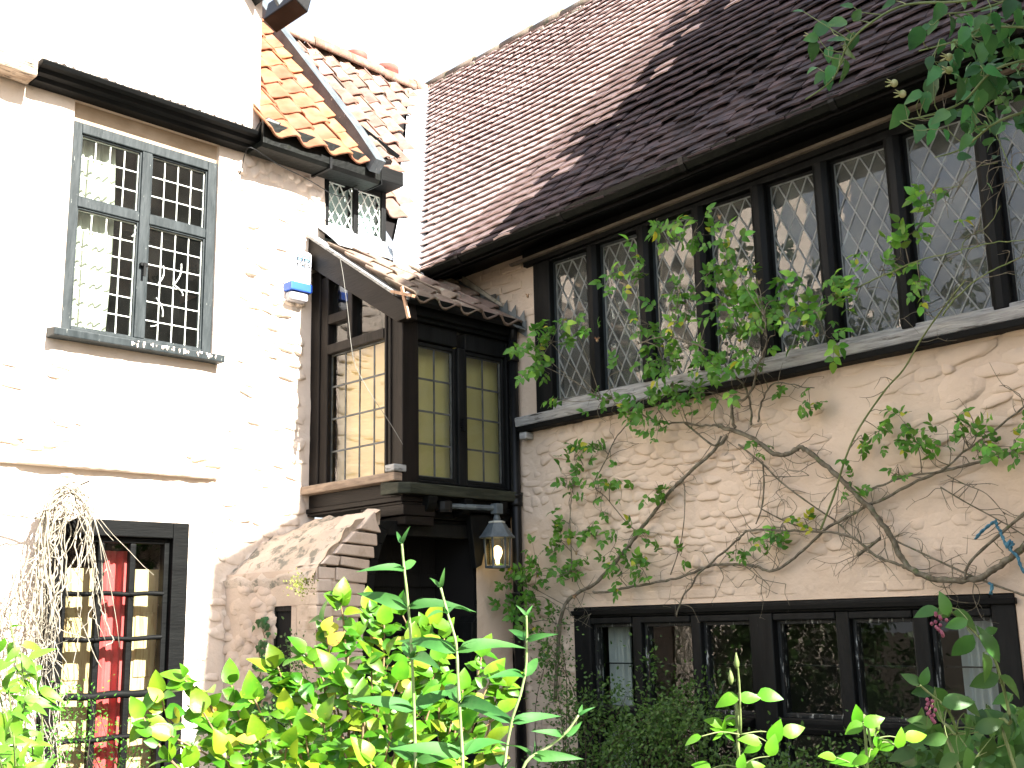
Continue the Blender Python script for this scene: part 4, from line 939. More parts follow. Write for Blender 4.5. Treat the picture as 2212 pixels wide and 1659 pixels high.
# =================================================================== THINGS ON THE WALLS
dp = empty("downpipe", "black cast iron downpipe in the corner between the oriel and the pink wall", "downpipe", (.05, 1.09, 0))
p = MB(); p.tube([(.052, 1.092, 0), (.052, 1.092, 3.60)], .036, 14); p.build("pipe", IRON, dp, True)
for z in (3.44, 2.40, 1.72):
    p = MB(); p.lathe((.052, 1.092, z), [(.037, 0), (.046, .004), (.046, .03), (.041, .036), (.041, .065), (.047, .07), (.047, .085), (.037, .09)], 14); p.build("collar", IRON, dp, True)
p = MB(); p.tube([(.052, 1.092, 3.58), (.055, 1.10, 3.66), (.06, 1.115, 3.72)], .033, 12); p.build("pipe_head", IRON, dp, True)
# lantern
LP = onY(1074, 1165, 1.17); LZ = LP.z
ln = empty("lantern", "lit hexagonal grey metal lantern hanging on an iron arm beside the porch doorway", "lantern", (LP.x, LP.y, LZ-.18))
LM = mat("grey_lantern_metal", (.05, .065, .075), (.11, .135, .145), 12, .5, .4, 40, .4, col3=(.4, .42, .36), c3=(.68, .74), c3scale=40)
def hexp(r, z, k): t = math.pi/3*k+.42; return Vector((LP.x+r*math.cos(t), LP.y+r*math.sin(t), LZ+z))
r1, r0, zb, zt = .086, .078, -.178, .012
for k in range(6):
    b_ = MB(); b_.tube([hexp(r0, zb, k), hexp(r1, zt, k)], .0075, 4); b_.build("glazing_post", LM, ln)
    g_ = MB(); g_.prism([hexp(r0-.004, zb+.01, k), hexp(r0-.004, zb+.01, k+1), hexp(r1-.004, zt, k+1), hexp(r1-.004, zt, k)], (0, 0, .0005)); g_.f = g_.f[:1]
    g_.build("pane", glass("rippled_lantern_glass", (.62, .60, .46), .25, 1.5, .8), ln)
h_ = MB()
def hexring(mb, prof):
    b0 = len(mb.v)
    for r, z in prof:
        for k in range(6): mb.v.append(tuple(hexp(r, z, k)))
    for i in range(len(prof)-1):
        for k in range(6): j = (k+1) % 6; o = b0+i*6; mb.f.append((o+k, o+j, o+6+j, o+6+k))
    mb.f.append(tuple(b0+5-k for k in range(6))); o = b0+(len(prof)-1)*6; mb.f.append(tuple(o+k for k in range(6)))
hexring(h_, [(.122, .008), (.124, .014), (.105, .035), (.060, .105), (.055, .108), (.045, .108)]); h_.build("roof", LM, ln)
h_ = MB(); hexring(h_, [(.085, -.192), (.087, -.178), (.07, -.176)]); h_.build("base_ring", LM, ln)
h_ = MB(); hexring(h_, [(.055, .109), (.058, .116), (.05, .122)]); h_.build("vent_collar", mat("lantern_pale_collar", (.5, .52, .46), rough=.6), ln)
h_ = MB(); h_.lathe((LP.x, LP.y, LZ), [(.024, .12), (.026, .14), (.018, .16), (.02, .19)], 10); h_.build("finial", LM, ln, True)
am = MB(); am.tube([(LP.x+.36, LP.y-.12, LZ+.215), (LP.x-.0, LP.y, LZ+.21)], .019, 8); am.box(LP.x-.032, LP.x+.03, LP.y-.03, LP.y+.03, LZ+.17, LZ+.24); am.build("arm", LM, ln, bevel=.004)
am = MB(); am.lathe((LP.x+.37, LP.y-.12, LZ+.19), [(.05, -.02), (.055, .0), (.055, .05), (.04, .06)], 10); am.box(LP.x+.33, LP.x+.41, BF-.22, LP.y-.14, LZ+.19, LZ+.24); am.build("wall_plate", IRON, ln)
bu = MB(); bu.lathe((LP.x, LP.y, LZ-.165), [(.012, 0), (.014, .03), (.028, .055), (.034, .08), (.028, .105), (.012, .12), (.001, .124)], 14)
em = bpy.data.materials.new("glowing_bulb"); em.use_nodes = True; eb = em.node_tree.nodes["Principled BSDF"]; eb.inputs['Emission Color'].default_value = (1, .72, .36, 1); eb.inputs['Emission Strength'].default_value = 2.6; eb.inputs['Base Color'].default_value = (.9, .8, .6, 1)
bu.build("bulb", em, ln, True)
# alarm box
ab = empty("alarm_box", "white alarm box with blue emblem and blue base on the sunlit wall", "alarm box", (1.18, .0, 3.9))
WHP = mat("white_plastic", (.74, .76, .80), rough=.4); BLP = mat("blue_plastic", (.03, .10, .50), (.04, .13, .56), 5, .35); BLI = mat("blue_print", (.10, .36, .72), rough=.5); GRP = mat("grey_translucent_plastic", (.26, .26, .29), (.36, .36, .38), 8, .5)
def A_(px, py): v = onY(px, py, .09); return v.x, v.z
ax0, ax1 = 1.10, 1.255; az0, az1 = A_(640, 608)[1], A_(640, 536)[1]
b_ = MB(); b_.prism([(ax1, .0, az0), (ax1, .085, az0), (ax1, .085, az1-.02), (ax1, .06, az1), (ax1, .0, az1)], (ax0-ax1, 0, 0)); b_.build("case", WHP, ab, bevel=.008)
b_ = MB(); b_.box(ax0-.004, ax1+.03, .0, .10, az0-.065, az0-.002); b_.build("base", BLP, ab, bevel=.008)
b_ = MB(); b_.box(ax0+.02, ax1+.022, .0, .085, az0-.135, az0-.067); b_.build("strobe_cover", GRP, ab, bevel=.02)
b_ = MB(); b_.box(ax0+.012, ax1-.012, .0855, .0865, az0+.155, az1-.035); em_ = b_.build("emblem_panel", BLI, ab)
def ribbon(mb, pts, w, y):
    for (x0, z0), (x1, z1) in zip(pts, pts[1:]):
        d = Vector((x1-x0, 0, z1-z0)); d.normalize(); s = Vector((-d.z, 0, d.x))*w/2; a = Vector((x0, y, z0))-d*w*.3; b2 = Vector((x1, y, z1))+d*w*.3
        mb.prism([a+s, a-s, b2-s, b2+s], (0, .001, 0))
cx, cz = (ax0+ax1)/2, az1-.035
for k, q in enumerate((-.03, .03)):   # the two interlaced white figures of the emblem
    b_ = MB(); n = 16
    ribbon(b_, [(cx+q*1.0+.024*math.sin(2*math.pi*i/n)*(1 if k else -1), cz-.018-.085*i/n*1.0) for i in range(n+1)], .013, .087); ribbon(b_, [(cx+q*1.0-.024*math.sin(2*math.pi*i/n)*(1 if k else -1), cz-.018-.085*i/n) for i in range(n+1)], .013, .0883); b_.build("emblem_figure", WHP, em_)
for j in range(3):
    b_ = MB(); z = az0+.115-.036*j; r_ = random.Random(j); x = ax0+.02
    while x < ax1-.02: w = r_.uniform(.006, .018); b_.box(x, min(x+w, ax1-.016), .0855, .0863, z, z+.012); x += w+.004
    tag(b_.build("printed_line", BLI, ab), kind='stuff')
# loose wires
WIRE = mat("pale_wire", (.13, .13, .115), (.19, .19, .17), 9, .6)
def wire(pts, r, label, m=WIRE):
    P = [Vector(p) for p in pts]; Q_ = []
    for i in range(len(P)-1):
        a, b2, c2, d2 = P[max(i-1, 0)], P[i], P[i+1], P[min(i+2, len(P)-1)]
        for k in range(6):
            t = k/6; Q_.append(.5*((2*b2)+(c2-a)*t+(2*a-5*b2+4*c2-d2)*t*t+(3*b2-a-3*c2+d2)*t**3))
    Q_.append(P[-1]); mb = MB(); mb.tube(Q_, r, 5); return tag(mb.build("wire", m, None, True), label, "wire")
xs_ = BS+.085
wire([onX(735, 560, xs_), onX(742, 600, xs_), onX(752, 680, xs_+.01), onX(758, 740, xs_+.015), onX(768, 790, xs_+.02), onX(800, 850, xs_+.03), onX(840, 910, xs_+.03), onX(870, 960, xs_+.02)], .0021, "thin pale wire dangling from the oriel's barge rafter across its side panes")
yw = .27
wire([onY(*q, k) for q, k in (((505, 345), .02), ((506, 385), .03), ((520, 370), .06), ((530, 330), .20), ((545, 320), .25), ((600, 355), .25), ((660, 385), .265), ((720, 420), .22), ((745, 425), .18))], .0035, "dark wire looped below the black gutter above the alarm box", IRON)
# climber-wall twine
TW = mat("blue_twine", (.05, .16, .24), (.09, .25, .34), 30, .8, .6, 90)
def zr(a, b): return ((1300+a/1.712)*.8534, (900+b/1.712)*.8534)
def twine(pts, label):
    mb = MB(); P = [onX(*zr(*p), .10) for p in pts]; Q_ = []
    for a, b2 in zip(P, P[1:]): Q_ += [a.lerp(b2, k/5) for k in range(5)]
    Q_.append(P[-1])
    for ph in (0, math.pi):
        mb.tube([p+Vector((.004*math.sin(i*.9+ph), .004*math.cos(i*.9+ph), .003*math.sin(i*.9+ph))) for i, p in enumerate(Q_)], .0055, 5)
    return tag(mb.build("twine", TW, None, True), label, "twine")
twine([(2000, 795), (2025, 765), (2060, 735), (2090, 715), (2095, 740), (2110, 760)], "blue twine end sticking out left of the rose stem")
twine([(2110, 765), (2125, 800), (2140, 835), (2150, 800), (2165, 815), (2150, 840), (2185, 870), (2195, 905), (2212, 940)], "knotted blue twine tied to the rose stem at the right edge")
twine([(2060, 985), (2075, 995), (2068, 1035)], "short blue twine knot under the thick rose stem above the window")
# =================================================================== PLANTS
PR_ = random.Random(21)
def leaf_mesh(name, m, w=.55, fold=.25, curl=.25, tip=1.0, seed=0, tooth=0.):
    r = random.Random(seed); mb = MB(); n = 6; k = r.uniform(-.12, .12)
    for i in range(n+1):
        t = i/n; h = w*.5*(math.sin(math.pi*t**(.75*tip))**.85 if 0 < t < 1 else 0.)*(1+tooth*(i % 2-.5)); z = -curl*t*t; y0 = k*t*t
        mb.v += [(t, y0+h, z+fold*h), (t, y0, z), (t, y0-h, z+fold*h)]
    for i in range(n):
        a = 3*i; mb.f += [(a+1, a+4, a+3, a), (a+2, a+5, a+4, a+1)]
    return mb.mesh(name, m, True)
def leaf_mat(name, c1, c2, c3, scale=9, tl=.35, var=.3, hue=.02, rough=.45, spots=(.64, .70), sscale=40):
    return mat(name, c1, c2, scale, rough, .25, 60, .35, objvar=var, hue=hue, col3=c3, c3=spots, c3scale=sscale, transl=tl, bdist=.003)
def catmull(P, k=5):
    P = [Vector(p) for p in P]; o = []
    for i in range(len(P)-1):
        a, b, c, d = P[max(i-1, 0)], P[i], P[i+1], P[min(i+2, len(P)-1)]
        for j in range(k):
            t = j/k; o.append(.5*((2*b)+(c-a)*t+(2*a-5*b+4*c-d)*t*t+(3*b-a-3*c+d)*t**3))
    o.append(P[-1]); return o
class Plant:
    def __init__(s, name, label, cat, base, stem_m, meshes, group=None):
        s.root = empty(name, label, cat, base, group); s.sm = stem_m; s.me = meshes; s.L = []; s.tw = MB(); s.ms = meshes[0].materials[0]
    def stem(s, pts, r0, r1, sides=7, k=5, name="stem", m=None, rough=.0):
        P = catmull(pts, k); n = len(P)
        if rough: P = [p+Vector((PR_.gauss(0, rough), PR_.gauss(0, rough), PR_.gauss(0, rough))) for p in P]
        MB().tube(P, [(r0+(r1-r0)*i/(n-1))*(1+.10*math.sin(i*1.7)) for i in range(n)], sides).build(name, m or s.sm, s.root, True); return P
    def twig(s, pts, r0, r1, k=4, sides=5):
        P = catmull(pts, k); n = len(P); s.tw.tube(P, [r0+(r1-r0)*i/(n-1) for i in range(n)], sides, False); return P
    def leaf(s, p, d, up, L, j=None, wid=1.):
        d = Vector(d).normalized(); y = Vector(up).cross(d)
        if y.length < 1e-4: y = Vector((1, 0, 0)).cross(d)
        y.normalize(); z = d.cross(y)
        s.L.append((L/max(.3, (Vector(p)-CP).dot(CF)), frameM(p, d, y, z) @ Matrix.Diagonal((L, L*wid, L, 1)), s.me[j if j is not None else PR_.randrange(len(s.me))]))
    def spray(s, p, d, up, L, n=5, gap=.7):      # compound leaf: leaflets in pairs and one at the tip
        d = Vector(d).normalized(); sd = Vector(up).cross(d)
        if sd.length < 1e-4: sd = Vector((1, 0, 0))
        sd.normalize(); u = d.cross(sd); q = Vector(p); s.twig([q, q+d*L*gap*(n//2)*.55, q+d*L*gap*(n//2)], .0012, .0008, 2, 4)
        for i in range(n//2):
            c = q+d*L*gap*(i+.55)
            for sg in (1, -1): s.leaf(c, d*.55+sd*sg+u*PR_.gauss(0, .25), u+Vector((PR_.gauss(0, .3), PR_.gauss(0, .3), PR_.gauss(0, .3))), L*PR_.uniform(.75, 1.0))
        s.leaf(q+d*L*gap*(n//2), d+u*PR_.gauss(0, .2), u+Vector((PR_.gauss(0, .3), PR_.gauss(0, .3), 0)), L*PR_.uniform(.9, 1.15))
    def done(s, limit=300):
        s.L.sort(key=lambda q: -q[0]); rest = {}
        for i, (_, M, me) in enumerate(s.L):
            if i < limit: inst("leaf", me, s.root, M)
            else: rest.setdefault(me.materials[0], MB()).add([v.co for v in me.vertices], [tuple(p.vertices) for p in me.polygons], M)
        for m, mb in rest.items(): tag(mb.build("foliage", m, s.root, True), kind='stuff')
        if s.tw.v: tag(s.tw.build("twigs", s.sm, s.root, True), kind='stuff')
def rv(a=1.): return Vector((PR_.gauss(0, a), PR_.gauss(0, a), PR_.gauss(0, a)))
TOCAM = -CF
# ------------------------------------------------------------------ climbing rose on the pink wall
BARK = mat("rose_bark", (.10, .085, .06), (.20, .185, .14), 30, .85, .7, 60, .2, col3=(.09, .11, .05), c3=(.55, .66), c3scale=18)
GREENST = mat("green_rose_cane", (.10, .15, .04), (.17, .2, .08), 20, .6, .3, 60, .3)
RG = leaf_mat("rose_leaf", (.10, .28, .035), (.19, .40, .045), (.30, .36, .035), 12, .35, .45, .025)
RGY = leaf_mat("yellowing_rose_leaf", (.38, .42, .03), (.5, .48, .05), (.35, .25, .05), 12, .35, .2, .01)
rm = [leaf_mesh("rose_leaf", RG, .62+.1*(i % 2), .22, .2+.15*(i % 3), .95, i, .10) for i in range(6)]; ry = [leaf_mesh("rose_leaf", RGY, .6, .25, .3, .95, 9+i) for i in range(2)]
cr_ = Plant("climbing_rose", "climbing rose with bare woody stems trained across the pink wall under the lattice windows", "climbing rose", (.08, 1.5, 0), BARK, rm+ry)
def W_(pts, x=.06): return [onX(*zr(p[0], p[1]), p[2] if len(p) > 2 else x) for p in pts]
ST = []
def S(pts, r0, r1, x=.06, **k): P = cr_.stem(W_(pts, x), r0, r1, **k); ST.extend(P); return P
S([(885, 305), (980, 335), (1060, 375), (1130, 425), (1190, 425), (1240, 400), (1290, 425), (1350, 475), (1430, 545), (1500, 615), (1560, 680), (1610, 745), (1650, 810), (1690, 890), (1730, 930), (1800, 960), (1900, 975), (2000, 970), (2080, 930), (2150, 880), (2230, 810)], .013, .017, .07, rough=.003)
S([(925, 350), (850, 430), (760, 510), (680, 590), (600, 690), (540, 770), (480, 850), (430, 910), (350, 990), (290, 1020), (230, 1070), (205, 1140), (190, 1300), (180, 1500)], .010, .013, .055, rough=.002)
S([(345, 1025), (400, 1025), (520, 1000), (640, 980), (740, 955), (840, 915), (900, 905), (1000, 905), (1060, 915), (1120, 935), (1200, 890), (1290, 810), (1370, 740), (1460, 690), (1560, 640), (1700, 570), (1830, 510), (1950, 480), (2100, 440), (2230, 395)], .008, .008, .05, rough=.002)
S([(1010, 760), (1100, 755), (1250, 760), (1400, 770), (1480, 795), (1560, 860), (1640, 895), (1700, 920)], .006, .008, .07, rough=.002)
S([(1010, 755), (980, 790), (940, 825), (850, 905), (800, 945), (770, 1000), (735, 1040), (705, 1130)], .007, .005, .06, rough=.002)
S([(1330, 755), (1390, 600), (1440, 440), (1500, 310), (1610, 150), (1690, 60), (1760, -60, .12), (1850, -190, .2), (1960, -330, .3)], .006, .004, .08, m=GREENST)
S([(975, 385), (1080, 470), (1150, 540), (1240, 610), (1340, 680), (1400, 720), (1480, 800)], .006, .004, .05)
S([(960, 315), (945, 250), (955, 190), (1000, 190, .1), (1040, 130, .2), (1060, 40, .3), (1100, -60, .35), (1080, -180, .4)], .010, .005, .08, rough=.003)
S([(1030, 300), (1025, 200), (990, 120, .18), (930, 60, .25), (870, -10, .3), (760, -60, .35), (640, -80, .4), (540, -50, .42)], .007, .0035, .09, rough=.003)
S([(1060, 285), (1075, 200), (1130, 120, .15), (1220, 130, .12), (1300, 145)], .006, .003, .08, rough=.003)
S([(740, 290), (800, 340), (870, 390), (900, 350)], .006, .007, .07)
S([(880, 300), (800, 300), (720, 290), (640, 290, .1), (560, 260, .15), (500, 250, .2), (440, 200, .22), (380, 190, .22)], .007, .003, .08, rough=.003)
S([(1480, 605), (1600, 560), (1720, 520), (1850, 500), (1950, 420), (2080, 330), (2230, 205)], .006, .005, .06, rough=.002)
S([(530, 260), (450, 350), (400, 450), (350, 560), (400, 615), (490, 725), (545, 770)], .004, .003, .05, rough=.002)
S([(2230, 670), (2100, 780), (2000, 870), (1965, 920), (1955, 970)], .009, .006, .09)
S([(1650, 800), (1800, 870), (1950, 940), (2060, 985), (2230, 1045)], .005, .006, .06)
S([(1850, 570), (1950, 630), (2060, 690), (2150, 740), (2230, 790)], .004, .003, .05)
S([(1880, 520), (1960, 560), (2050, 600), (2130, 690)], .003, .002, .06); S([(680, 950), (720, 830), (740, 700), (740, 560), (720, 520)], .004, .002, .05); S([(1080, 460), (1085, 560), (1075, 660), (1050, 730)], .005, .004, .06); S([(1085, 520), (1180, 525), (1280, 520)], .003, .002, .06)
S([(1075, 665), (1160, 710), (1240, 740), (1330, 755)], .004, .004, .05); S([(1000, 910), (1040, 940), (1080, 970), (1180, 990)], .003, .002, .05); S([(1490, 865), (1540, 830), (1590, 790)], .011, .008, .06); S([(255, 980), (250, 850), (245, 700), (260, 560), (300, 470)], .004, .002, .06)
# canes in front of the lattice lights
def zw(a, b): return ((1900+a/2.37)*.8534, (100+b/2.37)*.8534)
for pts, r in (([(360, 1650), (560, 1530), (760, 1430), (1000, 1330), (1240, 1270), (1450, 1220), (1640, 1205)], .0045), ([(1150, 1655), (1250, 1530), (1400, 1410), (1530, 1350), (1640, 1290)], .0045), ([(1270, 1280), (1275, 1220), (1330, 1170), (1420, 1120), (1500, 1000)], .003), ([(1100, 890), (1250, 880), (1290, 810), (1380, 760), (1480, 740)], .0025), ([(1640, 870), (1560, 760), (1500, 640), (1450, 520), (1390, 420)], .003), ([(1290, 640), (1200, 560), (1180, 480)], .002)):
    P = cr_.stem([onX(*zw(*p), .3) for p in pts], r, r*.6, m=GREENST, rough=.002); ST.extend(P)
# wandering dead twigs
for i in range(300):
    b = PR_.choice(ST); dr = Vector((0, PR_.uniform(-1, 1), PR_.uniform(-.6, 1))).normalized(); p = b.copy(); pts = [p.copy()]
    for k in range(PR_.randint(2, 5)):
        dr = (dr+Vector((PR_.gauss(0, .15), PR_.gauss(0, .55), PR_.gauss(0, .55)))).normalized(); p = p+dr*PR_.uniform(.03, .075); p.x = max(p.x, .03); pts.append(p.copy())
        if PR_.random() < .4: q = p+Vector((PR_.gauss(0, .02), PR_.gauss(0, .04), PR_.gauss(0, .04))); cr_.twig([p, (p+q)/2+rv(.004), q], .0014, .0007, 2)
    cr_.twig(pts, .0026, .0009, 3)
CL = [(1190, 740, 55, 7, .42), (1240, 705, 40, 4, .42), (1160, 785, 35, 4, .42), (1150, 740, 30, 3, .42), (1320, 600, 40, 3, .35), (1375, 590, 32, 3, .35), (1440, 520, 42, 4, .35), (1500, 500, 36, 3, .35), (1560, 525, 35, 3, .35), (1540, 580, 45, 4, .3), (1600, 595, 42, 4, .3), (1480, 640, 50, 6, .3), (1560, 650, 45, 5, .3), (1640, 640, 55, 7, .3), (1700, 650, 45, 5, .3), (1740, 700, 45, 4, .3), (1660, 700, 40, 4, .3), (1580, 720, 55, 7, .3), (1490, 750, 55, 6, .3), (1430, 775, 45, 5, .3), (1540, 800, 50, 6, .3), (1450, 830, 55, 7, .25), (1390, 860, 42, 4, .25), (1500, 850, 38, 4, .25), (1430, 900, 42, 4, .2), (1620, 770, 38, 3, .3), (1800, 640, 38, 3, .3), (1850, 620, 42, 3, .3), (1900, 585, 38, 2, .3), (1940, 560, 30, 2, .3), (1960, 510, 28, 2, .3), (2010, 480, 26, 1, .3), (1780, 720, 35, 2, .3), (1300, 865, 28, 2, .2), (1345, 800, 28, 1, .3), (1400, 700, 42, 4, .3), (1350, 885, 38, 3, .2), (1210, 865, 15, 1, .3), (2010, 420, 30, 2, .3), (1990, 620, 30, 2, .3),
      (1240, 990, 50, 5, .12), (1285, 970, 30, 2, .12), (1225, 1040, 30, 2, .1), (1290, 1055, 38, 3, .1), (1340, 1045, 28, 2, .1), (1210, 1130, 38, 4, .1), (1260, 1150, 45, 4, .1), (1320, 1190, 40, 3, .1), (1200, 1190, 32, 3, .1), (1160, 1240, 55, 7, .2), (1110, 1245, 42, 5, .25), (1230, 1235, 45, 4, .12), (1340, 1240, 45, 4, .1), (1390, 1232, 42, 4, .1), (1400, 1170, 28, 2, .1), (1435, 1060, 26, 2, .1), (1470, 1200, 25, 1, .1), (1590, 1180, 32, 2, .1), (1660, 1170, 36, 3, .1), (1690, 1150, 28, 1, .1), (1740, 1122, 26, 2, .1), (1750, 880, 28, 2, .1), (1640, 975, 25, 1, .1), (1690, 835, 25, 1, .1), (1830, 1050, 32, 2, .1), (1860, 985, 28, 1, .1), (1900, 930, 45, 3, .12), (1965, 925, 48, 4, .12), (2010, 960, 40, 3, .12), (2065, 935, 40, 3, .12), (2125, 955, 45, 3, .15), (2190, 965, 55, 4, .15), (1935, 1022, 22, 1, .1), (1140, 1295, 50, 5, .25), (1092, 1290, 38, 3, .25), (1145, 1345, 42, 4, .25), (1190, 1400, 40, 2, .2)]
for px, py, r, n, x in CL:
    c = onX(px, py, x); sc = (c-CP).dot(CF)/2433.2
    b = min(ST, key=lambda q: (q-c).length)
    if (b-c).length < .9: cr_.twig([b, b.lerp(c, .5)+Vector((.03, PR_.gauss(0, .03), PR_.gauss(.02, .03))), c], .003, .0015, 4)
    for i in range(int(n*2.5+.5)):
        p = c+Vector((PR_.uniform(-.10, .07)*min(1, x/.15), PR_.gauss(0, .5)*r*sc, PR_.gauss(0, .5)*r*sc))
        p.x = max(p.x, .04)
        if i % 2 == 0: cr_.twig([c, c.lerp(p, .5)+rv(.01), p], .0018, .001, 2)
        d = Vector((PR_.uniform(.0, .9), PR_.gauss(0, 1), PR_.gauss(-.15, .7)))
        up = Vector((.8, .5, .7))+rv(.45); L = PR_.uniform(.034, .060)*(1.08 if x > .25 else .92)
        n0 = len(cr_.L); cr_.spray(p, d, up, L, PR_.choice((3, 5, 5, 5)))
        for k in range(n0, len(cr_.L)):
            yel = PR_.random() < (.6 if (px, py) == (1740, 1122) else .03)
            cr_.L[k] = (cr_.L[k][0], cr_.L[k][1], PR_.choice(ry if yel else rm))
# withered flower heads and hips
for px, py, x in ((1555, 470, .35), (1585, 545, .35), (1640, 610, .3), (1480, 690, .3), (1290, 735, .42), (1850, 625, .3), (1420, 1060, .1), (1245, 1195, .1), (1240, 1290, .1), (1140, 640, .42)):
    c = onX(px, py, x); h = MB(); h.lathe(c, [(.003, -.012), (.009, -.004), (.009, .004), (.004, .01)], 6)
    for k in range(5):
        t = k*1.257; e = c+Vector((.02*math.cos(t), .02*math.sin(t), .02)); h.tube([c+Vector((0, 0, .008)), c.lerp(e, .6), e], [.003, .002, .0006], 4)
    h.build("rose_hip", mat("withered_rose_hip", (.30, .24, .14), (.25, .12, .06), 20, .8), cr_.root, True)
cr_.done()
# ------------------------------------------------------------------ rose hanging in at the upper right
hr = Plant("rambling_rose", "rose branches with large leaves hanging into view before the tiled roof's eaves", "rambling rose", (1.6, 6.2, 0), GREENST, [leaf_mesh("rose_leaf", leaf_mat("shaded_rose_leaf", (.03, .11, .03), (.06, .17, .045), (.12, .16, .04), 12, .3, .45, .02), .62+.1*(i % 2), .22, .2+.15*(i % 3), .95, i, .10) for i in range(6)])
Dp = 3.1
hr.stem([(1.6, 6.3, 0), (1.7, 6.3, 1.2), (1.8, 6.2, 2.4), atd(2330, 150, Dp), atd(2250, 60, Dp), atd(2200, -60, Dp)], .014, .008)
HS = []
for pts in ([(2230, -40), (2100, 0), (1960, 10), (1880, 50), (1830, 100), (1800, 170), (1740, 215)], [(2260, 120), (2150, 150), (2080, 220), (2000, 250), (1945, 262)], [(2260, 60), (2130, 60), (2060, 90), (1985, 110)], [(2260, 230), (2160, 260), (2080, 320), (2020, 340)], [(2230, -20), (2120, 20), (2040, 30)]):
    HS += hr.stem([atd(p[0], p[1], Dp+PR_.uniform(-.06, .06)) for p in pts], .0042, .002)
def zh(a, b): return ((1950+a/3.318)*.8534, b/3.318*.8534)
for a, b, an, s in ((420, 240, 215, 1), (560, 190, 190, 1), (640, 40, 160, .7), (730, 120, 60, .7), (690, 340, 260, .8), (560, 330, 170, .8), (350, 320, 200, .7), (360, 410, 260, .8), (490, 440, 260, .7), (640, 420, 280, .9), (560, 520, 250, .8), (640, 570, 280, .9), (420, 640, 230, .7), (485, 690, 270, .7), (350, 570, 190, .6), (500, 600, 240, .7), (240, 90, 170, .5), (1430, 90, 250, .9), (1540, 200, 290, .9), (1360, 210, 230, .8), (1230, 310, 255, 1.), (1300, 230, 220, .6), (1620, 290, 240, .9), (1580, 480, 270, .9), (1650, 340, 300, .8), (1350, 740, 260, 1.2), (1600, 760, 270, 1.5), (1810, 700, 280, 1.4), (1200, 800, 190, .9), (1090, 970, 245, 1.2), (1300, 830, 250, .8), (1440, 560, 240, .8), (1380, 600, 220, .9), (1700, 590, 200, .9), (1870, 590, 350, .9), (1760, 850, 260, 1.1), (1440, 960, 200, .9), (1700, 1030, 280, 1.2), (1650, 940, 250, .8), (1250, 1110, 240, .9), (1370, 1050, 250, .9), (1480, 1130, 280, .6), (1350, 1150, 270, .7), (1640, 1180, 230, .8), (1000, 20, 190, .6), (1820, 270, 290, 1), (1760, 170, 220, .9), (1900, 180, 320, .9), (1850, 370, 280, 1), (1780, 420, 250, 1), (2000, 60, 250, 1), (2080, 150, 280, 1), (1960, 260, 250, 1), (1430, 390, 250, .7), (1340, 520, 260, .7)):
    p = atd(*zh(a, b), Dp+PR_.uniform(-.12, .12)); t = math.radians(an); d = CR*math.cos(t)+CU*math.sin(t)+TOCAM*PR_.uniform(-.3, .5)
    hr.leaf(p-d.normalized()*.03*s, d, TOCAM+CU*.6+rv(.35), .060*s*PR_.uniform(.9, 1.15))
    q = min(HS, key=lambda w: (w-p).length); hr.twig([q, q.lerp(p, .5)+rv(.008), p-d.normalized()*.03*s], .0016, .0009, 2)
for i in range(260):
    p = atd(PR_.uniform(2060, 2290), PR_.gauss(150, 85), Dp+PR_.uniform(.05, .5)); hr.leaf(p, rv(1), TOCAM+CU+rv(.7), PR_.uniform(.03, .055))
for a, b in ((1040, 700), (1500, 480), (1500, 590), (1110, 790), (350, 310)):
    c = atd(*zh(a, b), Dp); h = MB(); h.lathe(c, [(.004, -.010), (.010, -.004), (.010, .005), (.005, .010)], 7)
    for k in range(5):
        t = k*1.257; e = c-CR*.022+CU*.012*math.sin(t)+TOCAM*.012*math.cos(t); h.tube([c, c.lerp(e, .6), e], [.003, .002, .0006], 4)
    h.build("rose_hip", mat("green_rose_hip", (.20, .24, .08), (.42, .40, .22), 60, .7), hr.root, True)
hr.done()
# ------------------------------------------------------------------ sunlit yellow green shrub in front
YG = leaf_mat("yellow_green_leaf", (.085, .24, .012), (.19, .36, .018), (.32, .38, .03), 16, .38, .40, .03, .38)
YG2 = leaf_mat("spotted_yellow_leaf", (.36, .40, .025), (.46, .42, .06), (.28, .14, .04), 14, .35, .2, .02, .5, (.56, .64), 60)
ym = [leaf_mesh("shrub_leaf", YG, .66+.06*(i % 3), .30, .12+.12*(i % 4), .86, 30+i) for i in range(6)]; y2 = [leaf_mesh("shrub_leaf", YG2, .66, .2, .3, .95, 40+i) for i in range(2)]
REDST = mat("reddish_shrub_twig", (.14, .09, .05), (.24, .17, .08), 30, .7, .3, 60)
ys = Plant("shrub", "sunlit shrub with yellow green oval leaves in front of the porch doorway", "shrub", atd(820, 1500, 2.7)*1, REDST, ym+y2)
ys.root.location.z = 0
yb = ys.root.location.copy()
